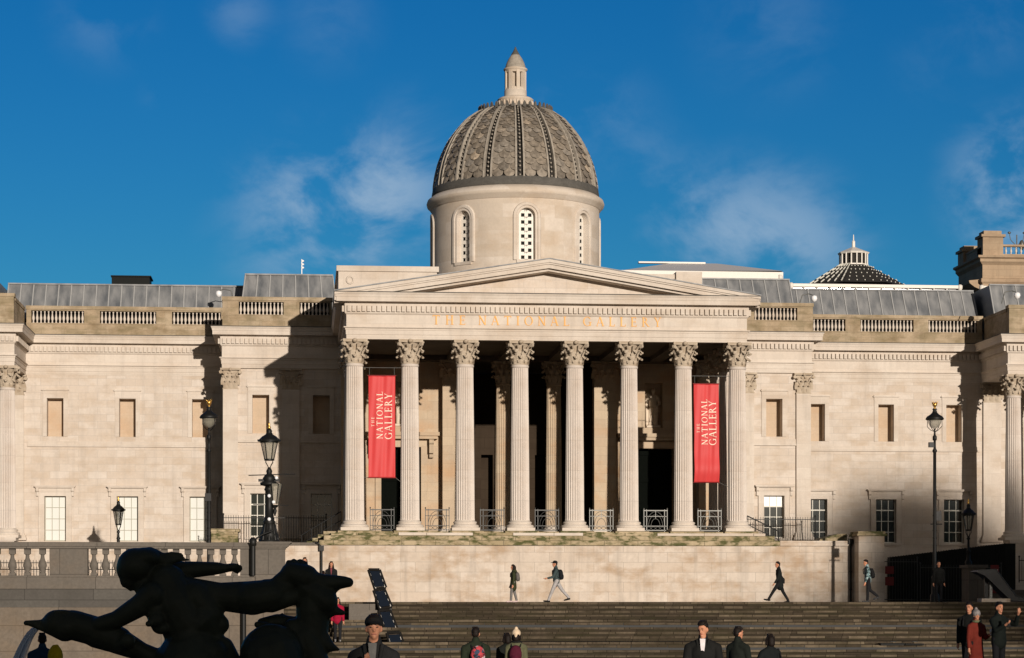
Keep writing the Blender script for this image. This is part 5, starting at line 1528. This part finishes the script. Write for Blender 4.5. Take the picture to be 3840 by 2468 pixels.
# water jet
wm, wt, wb_ = principled('spouting_water', (.55,.66,.80), .12, 0, .6); wb_.inputs['Alpha'].default_value = .5
M['water'] = wm
wj = MB()
P0, V0 = sp(262, 636, -.06), Vector((-.80, -.03, -.05))
for k in range(26):
    jx, jy, jz = random.uniform(-.22, .22), random.uniform(-.14, .14), random.uniform(-.22, .16); pts = []
    off = Vector((random.uniform(-.012, .012), random.uniform(-.02, .02), random.uniform(-.015, .015)))
    t0 = random.uniform(0, .12) if k > 8 else 0; t1 = random.uniform(.25, .42)
    for q in range(12):
        t = t0+(t1-t0)*q/11; pts.append(P0+off+Vector((V0.x*t*(1+jx), V0.y*t+jy*t, V0.z*t+jz*t-4.9*t*t)))
    wj.tube(pts, random.uniform(.005, .016), 5)
for k in range(60):
    t = random.uniform(.12, .42); p = P0+Vector((V0.x*t*(1+random.uniform(-.2, .2)), random.uniform(-.04, .04), V0.z*t-4.9*t*t+random.uniform(-.05, .05))); r = random.uniform(.003, .007); wj.ell(p, (r, r, r*1.4), 6, 4)
tag(ob('water_jet', wj, M['water'], None), 'thin arc of water spouting from the front bronze dolphin', 'water', kind='stuff')

# ------------------------------------------------------------------ navy panels stepping down the stairs
quads = [((862, 1333), (888, 1333), (903, 1375), (877, 1378), 95.2), ((874, 1381), (899, 1378), (917, 1420), (888, 1424), 94.2), ((886, 1429), (912, 1427), (929, 1471), (902, 1476), 92.0), ((905, 1481), (935, 1479), (953, 1535), (922, 1545), 89.5)]
order = ['topmost', 'second from the top', 'third from the top', 'lowest']
for k, (a, b, c, d, Y) in enumerate(quads):
    pts = [at(*q, Y) for q in (a, b, c, d)]
    root = empty('panel_seat', (pts[3].x, Y, step_z(Y))); tag(root, f'navy panel in a black frame on the stairs, {order[k]} of its row', 'panel', 'navy panels stepping down the stairs')
    cen = sum(pts, Vector())/4
    ins_ = [p.lerp(cen, .16) for p in pts]
    fr = MB(); fr.tube(pts+[pts[0]], .06, 8)
    ob('frame', fr, M['gutter'], root)
    mb = MB(); mb.poly([(p.x, p.z) for p in ins_], Y-.08, Y+.04); ob('cushion', mb, M['navy'], root)
    ed = MB()
    for u in (.2, .55, .85):
        for (p, q) in ((pts[0], pts[3]), (pts[1], pts[2])):
            m_ = p.lerp(q, u); n_ = p.lerp(q, u+.12); s_ = .045 if p is pts[0] else -.045
            ed.tube([(m_.x+s_, Y-.05, m_.z), (n_.x+s_, Y-.05, n_.z)], .025, 6)
    ob('bracket', ed, M['pale'], root)
    lg = MB().box(pts[3].x-.0, pts[3].x+.16, Y, Y+.1, step_z(Y+.05), pts[3].z); lg.box(pts[2].x-.1, pts[2].x, Y, Y+.08, step_z(Y+.05), pts[2].z)
    ob('leg', lg, M['black'], root)

# ------------------------------------------------------------------ lectern at the right
Yl = 96.9
A, B, C2, D2 = at(2286, 1336, Yl), at(2330, 1334, Yl), at(2378, 1398, Yl), at(2420, 1404, Yl)
lc = empty('information_lectern', (A.x+.6, Yl, TER)); tag(lc, 'dark slanted information board on a post at the far right of the terrace', 'lectern')
mb = MB(); mb.poly([(A.x-.05, A.z-.03), (A.x+.1, A.z+.03), (B.x, B.z+.03), (C2.x, C2.z+.04), (D2.x, D2.z+.03), (D2.x, D2.z-.10), (C2.x-.25, C2.z-.12), (A.x+.35, A.z-.20)], Yl, Yl+.9)
ob('board', mb, M['black'], lc)
ob('edge', MB().tube([(A.x+.1, Yl-.02, A.z+.04), (B.x, Yl-.02, B.z+.04), (C2.x, Yl-.02, C2.z+.05), (D2.x, Yl-.02, D2.z+.04)], .018, 5), M['iron'], lc)
P = at(2323, 1410, Yl); ob('post', MB().box(P.x-.05, P.x+.07, Yl+.3, Yl+.42, TER, A.z-.1), M['silver'], lc); ob('post', MB().box(P.x-.24, P.x-.08, Yl+.4, Yl+.5, TER, A.z-.1), M['black'], lc)
ob('foot', MB().box(P.x-.5, P.x+.75, Yl-.05, Yl+.6, TER, TER+.16), M['podium'], lc)
# dark cases lying on the steps
for (pa, pb, lab) in (((2062, 1505), (2115, 1530), 'left of the two black cases lying on the lower steps'), ((2120, 1506), (2160, 1528), 'right of the two black cases lying on the lower steps')):
    Y = 88.2; A, B = at(*pa, Y), at(*pb, Y); root = empty('flight_case', ((A.x+B.x)/2, Y, step_z(Y))); tag(root, lab, 'case', 'black cases on the lower steps')
    z0 = step_z(Y+.2)
    ob('shell', MB().box(A.x, B.x, Y, Y+.35, z0, A.z-.06), M['black'], root); ob('lid', MB().box(A.x-.03, B.x+.03, Y-.03, Y+.38, A.z-.06, A.z), M['dark'], root)
    ob('handle', MB().tube([((A.x+B.x)/2-.12, Y-.03, z0+.12), ((A.x+B.x)/2-.1, Y-.07, z0+.14), ((A.x+B.x)/2+.1, Y-.07, z0+.14), ((A.x+B.x)/2+.12, Y-.03, z0+.12)], .012, 5), M['iron'], root)

# ------------------------------------------------------------------ people
MC = {}
def cloth(col, rough=.85):
    key = tuple(col)
    if key not in MC: MC[key] = plain('cloth_'+str(len(MC)), col, rough, spec=.12, var=.4, scale=9, bump=.6)
    return MC[key]
skin = principled('skin', (.52, .235, .135), .55, 0, .3)[0]
hairm = plain('dark_hair', (.012, .008, .006), .6, spec=.15, var=.4, scale=40, bump=.4)
eyem = principled('eye', (.02,.015,.012), .3)[0]
lipm = principled('lips', (.35,.10,.08), .5)[0]
def person(px, top, Y, H, yaw, label, zfoot, legs=((0,0),(0,0)), arms=((0,6,10),(0,6,10)), coat=(.02,.02,.02), hem=.80, trousers=(.015,.015,.017),
           shoes=(.01,.01,.01), hair='short', haircol=None, hat=None, bag=None, bagcol=(.02,.02,.022), shirt=None, scarf=None, hands=True, vox=.016, headyaw=0, headtilt=0, hood=False, wide=1.0, held=None, face=True, lean=0, patt=None):
    P = at(px, top, Y); s = H/1.76
    root = empty('person', (P.x, Y, zfoot), yaw); tag(root, label, 'person')
    root.scale = (s, s, s)
    V = Vector
    def leg(side, th, kn):
        hip = V((.095*side, 0, 0)); a = R(th); knee = hip+V((0, math.sin(a)*.44, -math.cos(a)*.44)); b = R(th-kn)
        ank = knee+V((0, math.sin(b)*.42, -math.cos(b)*.42)); return hip, knee, ank, b
    L = [leg(-1, *legs[0]), leg(1, *legs[1])]
    hipz = .075-min(L[0][2].z, L[1][2].z)
    O = V((0, 0, hipz))
    la = math.tan(R(lean))
    def T(x, y, z): return V((x, y+(z-.9)*la, z-.935+hipz))
    bm, tr, ct, sh = MB(), MB(), MB(), MB()
    for (hip, kn, an, b) in L:
        h, k, a = hip+O, kn+O, an+O
        bm.caps(h, .075, k, .052); bm.caps(k, .05, a, .035)
        tr.caps(h+V((0,0,.02)), .098, k, .070); tr.caps(k, .068, a+V((0,0,.02)), .056)
        t = V((0, math.cos(b*.6), math.sin(b*.6)*.6)); toe = a+t*.15+V((0,0,-.045)); heel = a+V((0,-.03,-.035))
        sh.caps(heel, .042, toe, .036, 10); sh.caps(a, .045, a+V((0,.02,-.03)), .045, 10); sh.caps(toe, .036, toe+t*.05, .03, 10)
    tr.ell(T(0, 0, .96), (.165, .12, .13)); bm.ell(T(0, 0, .98), (.14, .10, .12))
    bm.caps(T(0, 0, 1.0), .12, T(0, 0, 1.30), .13, fy=.75); bm.caps(T(-.10, 0, 1.36), .055, T(.10, 0, 1.36), .055)
    bm.caps(T(0, 0, 1.42), .058, T(0, .02, 1.54), .054)
    w = wide
    ct.caps(T(0, 0, 1.06), .165*w, T(0, 0, 1.27), .180*w, fy=.72, n=18); ct.caps(T(-.12*w, -.005, 1.355), .090, T(.12*w, -.005, 1.355), .090); ct.caps(T(0, -.01, 1.42), .10, T(0, -.012, 1.53), .074)
    for q in (-1, 1): ct.caps(T(0, -.01, 1.44), .088, T(.17*q*w, -.005, 1.36), .080)
    if hem < 1.0:
        ct.caps(T(0, 0, 1.05), .168*w, T(0, 0, hem+.09), (.170+.09*(.95-hem))*w, fy=.80, n=18)
    hd = []
    for side, (sw, abd, el) in zip((-1, 1), arms):
        shd = T(.188*side*w, 0, 1.355); a = R(sw); ab = R(abd)
        e = shd+V((side*math.sin(ab)*.29, math.sin(a)*math.cos(ab)*.29, -math.cos(a)*math.cos(ab)*.29)); b = R(sw+el)
        inw = -side*.8 if el >= 90 else -side*.25 if el > 50 else side*math.sin(ab)*.6
        d = V((inw, math.sin(b), -math.cos(b))).normalized(); wr = e+d*.25
        bm.caps(shd, .048, e, .038); bm.caps(e, .037, wr, .026)
        ct.caps(shd, .078, e, .060); ct.caps(e, .058, wr-d*.03, .044)
        if hands:
            pal = wr+d*.075; bm.caps(wr, .028, pal, .036, 10)
            sd = d.cross(V((0,0,1))) if abs(d.z) < .9 else V((0,1,0)); sd.normalize(); up = sd.cross(d)
            for f_ in range(4):
                o_ = sd*((f_-1.5)*.019); l_ = (.066, .078, .072, .055)[f_]; p1 = pal+d*.025+o_; p2 = p1+(d*.8+up*.3).normalized()*l_*.55; p3 = p2+(d*.3+up*.7).normalized()*l_*.45
                bm.caps(p1, .0095, p2, .009, 8); bm.caps(p2, .009, p3, .008, 8)
            tp = pal-d*.02-sd*.034; bm.caps(tp, .012, tp-sd*.02+d*.035, .010, 8)
        hd.append((wr, d))
    HR = Matrix.Rotation(R(headyaw), 4, 'Z') @ Matrix.Rotation(R(headtilt), 4, 'X')
    hc = T(0, .015, 1.645)
    def hp(x, y, z): return hc+HR @ V((x, y, z))
    r3 = HR.to_3x3()
    n0 = len(bm.v)
    bm.ell(hc+HR@V((0, -.005, .015)), (.077, .097, .104), rot=r3); bm.ell(hp(0, .03, -.045), (.055, .060, .065), rot=r3); bm.caps(hp(0, .075, -.085), .022, hp(0, .06, -.09), .028)
    bm.caps(hp(0, .086, .008), .010, hp(0, .104, -.026), .014); bm.ell(hp(-.077, 0, -.01), (.012, .02, .032), rot=r3); bm.ell(hp(.077, 0, -.01), (.012, .02, .032), rot=r3)
    bm.caps(hp(-.035, .082, .032), .012, hp(.035, .082, .032), .012)
    body = ob('body', bm, skin, root, (0,0,0), local=True); remesh(body, min(vox, .010), 2)
    if face:
        ey = MB()
        for q in (-1, 1): ey.ell(hp(.031*q, .087, .010), (.013, .008, .006), 8, 5); ey.caps(hp(.018*q, .094, .032), .004, hp(.046*q, .088, .034), .003, 6)
        ob('eye', ey, eyem, root, (0,0,0), local=True)
        ob('mouth', MB().caps(hp(-.020, .090, -.058), .005, hp(.020, .090, -.058), .005, 6), lipm, root, (0,0,0), local=True)
    # hair
    hm = MB(); hmat = hairm if haircol is None else cloth(haircol)
    if hat != 'beanie':
        hm.ell(hp(0, -.020, .042), (.082, .094, .084), rot=r3); hm.ell(hp(.01, .040, .092), (.058, .044, .030), rot=r3); hm.ell(hp(0, -.055, -.005), (.070, .055, .07), rot=r3)
        for k in range(5): hm.caps(hp(-.04+.02*k, .03, .118+.006*(k % 2)), .018, hp(-.05+.022*k, -.03, .122), .02, 6)
    if hair == 'long':
        for q in (-1, 1): hm.caps(hp(.066*q, -.02, .03), .038, hp(.092*q, -.02, -.20), .048)
        hm.caps(hp(0, -.06, 0), .08, hp(0, -.085, -.20), .085)
    if hair == 'bob':
        for q in (-1, 1): hm.caps(hp(.062*q, -.01, .03), .042, hp(.072*q, -.01, -.08), .045)
        hm.caps(hp(0, -.06, .01), .085, hp(0, -.07, -.08), .08)
    if hm.v:
        o = ob('hair', hm, hmat, root, (0,0,0), local=True); remesh(o, .009, 2)
    if hat:
        kind, hcol = (hat, (.6,.5,.35)) if isinstance(hat, str) else hat
        hm = MB()
        if kind == 'beanie' or hat == 'beanie': 
            hm.ell(hp(0, -.020, .045), (.106, .122, .112), rot=r3); hm.caps(hp(0, -.02, .09), .078, hp(0, -.035, .165), .040)
            hm.caps(hp(0, -.10, -.03), .05, hp(0, -.09, .03), .06)
            nm = 'beanie'
        else:
            hm.ell(hp(0, -.012, .060), (.094, .108, .080), rot=r3); hm.ell(hp(0, .105, .052), (.072, .075, .012), rot=r3); nm = 'cap'
        o = ob(nm, hm, cloth(hcol), root, (0,0,0), local=True); remesh(o, .009, 2)
    o = ob('trousers', tr, cloth(trousers), root, (0,0,0), local=True); remesh(o, vox, 4)
    o = ob('shoes', sh, cloth(shoes), root, (0,0,0), local=True); remesh(o, .012, 2)
    if hood: ct.caps(hp(0, -.075, -.10), .07, T(0, -.10, 1.42), .09)
    o = ob('coat', ct, patt or cloth(coat), root, (0,0,0), local=True); remesh(o, vox, 4)
    if shirt:
        sm = MB().poly([(-.042, T(0,0,1.50).z), (.042, T(0,0,1.50).z), (.034, T(0,0,1.38).z), (.006, T(0,0,1.18).z), (-.006, T(0,0,1.18).z), (-.034, T(0,0,1.38).z)], .105, .142)
        ob('shirt', sm, cloth(shirt), root, (0,0,0), local=True)
        cm = MB()
        for q in (-1, 1): cm.caps(T(.09*q, .07, 1.47), .022, T(.035*q, .145, 1.15), .014)
        ob('lapel', cm, cloth(coat), root, (0,0,0), local=True)
    if scarf:
        sm = MB()
        for k in range(10): a = 2*math.pi*k/10; b = 2*math.pi*(k+1)/10; sm.caps(T(.085*math.cos(a), .01+.085*math.sin(a), 1.49), .035, T(.085*math.cos(b), .01+.085*math.sin(b), 1.49), .035, 8)
        o = ob('scarf', sm, cloth(scarf), root, (0,0,0), local=True); remesh(o, .012, 2)
    if bag:
        bgm = MB(); st = MB()
        if bag == 'backpack':
            bgm.ell(T(0, -.20, 1.20), (.15, .10, .22)); bgm.ell(T(0, -.26, 1.12), (.11, .06, .12)); bgm.ell(T(0, -.17, 1.30), (.13, .08, .12))
            for q in (-1, 1): st.tube([T(.10*q, -.14, 1.38), T(.12*q, 0, 1.475), T(.13*q, .13, 1.36), T(.14*q, .13, 1.2), T(.15*q, -.10, 1.08)], .018, 6)
        else:
            bgm.ell(T(.20 if bag == 'tote' else .24, -.10, 1.0), (.06, .19, .16)); bgm.box(.17, .26, -.26, .08, T(0,0,.86).z, T(0,0,1.05).z)
            st.tube([T(.22, -.2, 1.12), T(.19, -.04, 1.45), T(.12, .08, 1.42), T(.22, .06, 1.1)], .014, 6)
        o = ob('bag' if bag != 'backpack' else 'backpack', bgm, patt_bag if bagcol == 'print' else cloth(bagcol), root, (0,0,0), local=True); remesh(o, .014, 3)
        ob('strap', st, cloth((.015,.015,.015)), root, (0,0,0), local=True)
    if held:
        wr, d = hd[1] if held != 'cup' else hd[0]; p = wr+d*.11
        hm = MB().box(p.x-.037, p.x+.037, p.y-.006, p.y+.004, p.z-.06, p.z+.09) if held == 'phone' else MB().caps(p, .03, p+V((0,0,.10)), .036)
        ob(held, hm, cloth((.02,.02,.02) if held == 'phone' else (.8,.75,.7)), root, (0,0,0), local=True)
    return root

def patt_mat(name, cols, scale):
    m, t, b = principled(name, cols[0], .8)
    tcn = N(t, 'ShaderNodeTexCoord'); v = N(t, 'ShaderNodeTexVoronoi'); v.inputs['Scale'].default_value = scale
    t.links.new(tcn.outputs['Object'], v.inputs['Vector'])
    r = N(t, 'ShaderNodeValToRGB'); r.color_ramp.interpolation = 'CONSTANT'
    while len(r.color_ramp.elements) < len(cols): r.color_ramp.elements.new(.5)
    for i, c in enumerate(cols): r.color_ramp.elements[i].position = i/len(cols); r.color_ramp.elements[i].color = (*c, 1)
    sp_ = N(t, 'ShaderNodeSeparateColor'); t.links.new(v.outputs['Color'], sp_.inputs[0]); t.links.new(sp_.outputs[0], r.inputs[0]); t.links.new(r.outputs[0], b.inputs['Base Color'])
    return m
camo = patt_mat('mottled_teal_jacket', [(.03,.06,.06), (.14,.22,.23), (.30,.38,.38), (.02,.035,.035)], 16)
patt_bag = patt_mat('printed_backpack', [(.012,.014,.02), (.45,.42,.42), (.45,.05,.06), (.03,.05,.09), (.30,.03,.04)], 20)
LEFT, RIGHT, AWAY, TOWARD = R(90), R(-90), 0, R(180)
YT = 96.7
walk = dict(zfoot=TER)
person(1201, 1320, YT, 1.58, LEFT, 'person in dark green knee length coat with grey backpack walking before the wall', TER, legs=((12, 8), (-8, 6)), arms=((0,4,10),(5,4,15)), coat=(.035,.04,.018), hem=.62, trousers=(.16,.15,.14), shoes=(.55,.42,.40), hair='bob', bag='backpack', bagcol=(.12,.11,.10), hood=True)
person(1302, 1309, YT, 1.80, LEFT, 'person in black cap, slate jacket and pale grey trousers striding before the wall', TER, legs=((25, 4), (-34, 6)), arms=((28,8,50),(-15,8,20)), coat=(.045,.065,.065), hem=.88, trousers=(.36,.34,.33), hat=('cap', (.012,.012,.013)), bag='backpack', bagcol=(.012,.013,.015), lean=4)
person(1824, 1308, YT, 1.80, LEFT, 'person all in black with a shoulder bag striding left in front of the wall', TER, legs=((36, 6), (-22, 8)), arms=((15,4,20),(-18,6,15)), coat=(.012,.014,.013), hem=.68, trousers=(.012,.012,.012), bag='side', bagcol=(.012,.012,.012), lean=5)
person(2031, 1306, YT, 1.80, LEFT, 'person in a mottled teal jacket with black backpack walking left past the stone pier', TER, legs=((4, 2), (-14, 36)), arms=((6,4,14),(-4,4,14)), hem=.84, trousers=(.012,.012,.013), shoes=(.04,.04,.04), patt=camo, bag='backpack', bagcol=(.01,.01,.01), lean=6, headtilt=-8)
person(775, 1310, 97.5, 1.70, TOWARD, 'long haired person in open dark coat over a dull red top above the bronze tail', TER, hair='long', coat=(.012,.012,.012), hem=.7, shirt=(.16,.04,.05), haircol=(.015,.008,.006))
person(713, 1297, 97.2, 1.86, TOWARD, 'long haired person in a dark green coat behind the bronze tail', TER, hair='long', coat=(.015,.018,.012), haircol=(.015,.008,.006), hem=.7)
person(757, 1330, 98.5, 1.32, TOWARD, 'child with dark hair between the two long haired people', TER, coat=(.03,.012,.012), hem=.8)
person(790, 1373, 90.7, 1.72, TOWARD, 'person in a crimson jacket coming down the steps behind the bronze tail', step_z(90.4), coat=(.28,.008,.03), hem=.78, hair='long', legs=((10, 5), (-5, 10)), shoes=(.3,.28,.26))
person(2196, 1309, 99, 1.78, TOWARD, 'dim person in dark clothes standing beside the right tall lamp post', TER, coat=(.012,.012,.011), hem=.8)
def gz(px, Y): return ground_z(at(px, 1400, Y).x, Y)
def fg(px, top, Y, *a, **k):
    P = at(px, top, Y); zf = gz(px, Y); H = max(1.5, min(1.93, P.z-zf))
    yaw, label = a
    return person(px, top, Y, H, yaw, label, P.z-H if abs(P.z-H-zf) > .0 else zf, **k)
fg(875, 1443, 23.5, R(172), 'young person in a black cap and dark coat holding one hand at the chest', hat=('cap', (.012,.012,.012)), coat=(.018,.018,.018), hem=.7, shirt=(.16,.155,.145), arms=((30,6,75),(38,14,100)), vox=.012, headyaw=8)
fg(1113, 1469, 42, R(8), 'person in dark green jacket seen from behind with a red and white printed backpack', coat=(.018,.024,.014), bag='backpack', bagcol='print', wide=1.15, headyaw=-12)
fg(1186, 1482, 48.5, R(20), 'dark haired person in black leaning beside the cream beanie', coat=(.010,.012,.010), hair='bob', wide=1.1)
fg(1208, 1475, 47, R(-10), 'person in cream beanie and olive coat with a maroon backpack, seen from behind', coat=(.10,.10,.055), hat=('beanie', (.62,.48,.33)), bag='backpack', bagcol=(.07,.01,.022), hair='bob', scarf=(.012,.012,.012))
fg(1645, 1455, 36.5, R(168), 'person with short dark hair in a black overcoat and white shirt looking down', coat=(.012,.012,.011), shirt=(.72,.66,.66), hem=.6, wide=1.16, headyaw=-22, headtilt=-14, arms=((18,10,50),(18,10,50)), vox=.013)
fg(1727, 1468, 42, R(-42), 'person in a black jacket with its back half turned, right of the white shirt', coat=(.012,.015,.012), hem=.8, arms=((10,8,60),(10,8,60)), headyaw=-20)
fg(1802, 1485, 42.5, R(18), 'person with bobbed black hair in black clothes carrying a tan handbag', coat=(.010,.012,.012), hair='bob', bag='tote', bagcol=(.42,.30,.17), arms=((10,25,60),(5,12,30)))
fg(2268, 1411, 56, R(160), 'tall person in black with a black backpack behind the rust red coat', coat=(.010,.011,.010), bag='backpack', bagcol=(.010,.010,.012), headyaw=-18, wide=1.1)
fg(2284, 1429, 54.5, R(-160), 'person in a long rust red coat and grey beanie holding a cup', coat=(.14,.022,.014), hem=.42, hat=('beanie', (.22,.20,.19)), arms=((20,6,85),(0,8,10)), held='cup', scarf=(.12,.13,.07), headyaw=-15)
fg(2337, 1410, 54, R(-150), 'person in black at the far right holding up a phone', coat=(.010,.013,.011), arms=((75,10,75),(40,16,80)), held='phone', headyaw=-10, wide=1.05)
fg(99, 1483, 40, R(10), 'person in a blue jacket with a yellow and black backpack under the dolphin beak', coat=(.010,.035,.075), wide=1.1)
p = at(128, 1536, 39.6); yb2 = MB().ell((0,0,0), (.13,.10,.19)).ell((.02,-.08,-.05), (.09,.05,.10)).caps((-.03,-.02,.16), .035, (.03,-.02,.17), .035)
tag(remesh(ob('backpack', yb2, cloth((.40,.30,.012)), None, (p.x, 39.7, p.z)), .016, 3), 'bright yellow backpack worn behind the blue jacket at the lower left', 'backpack')
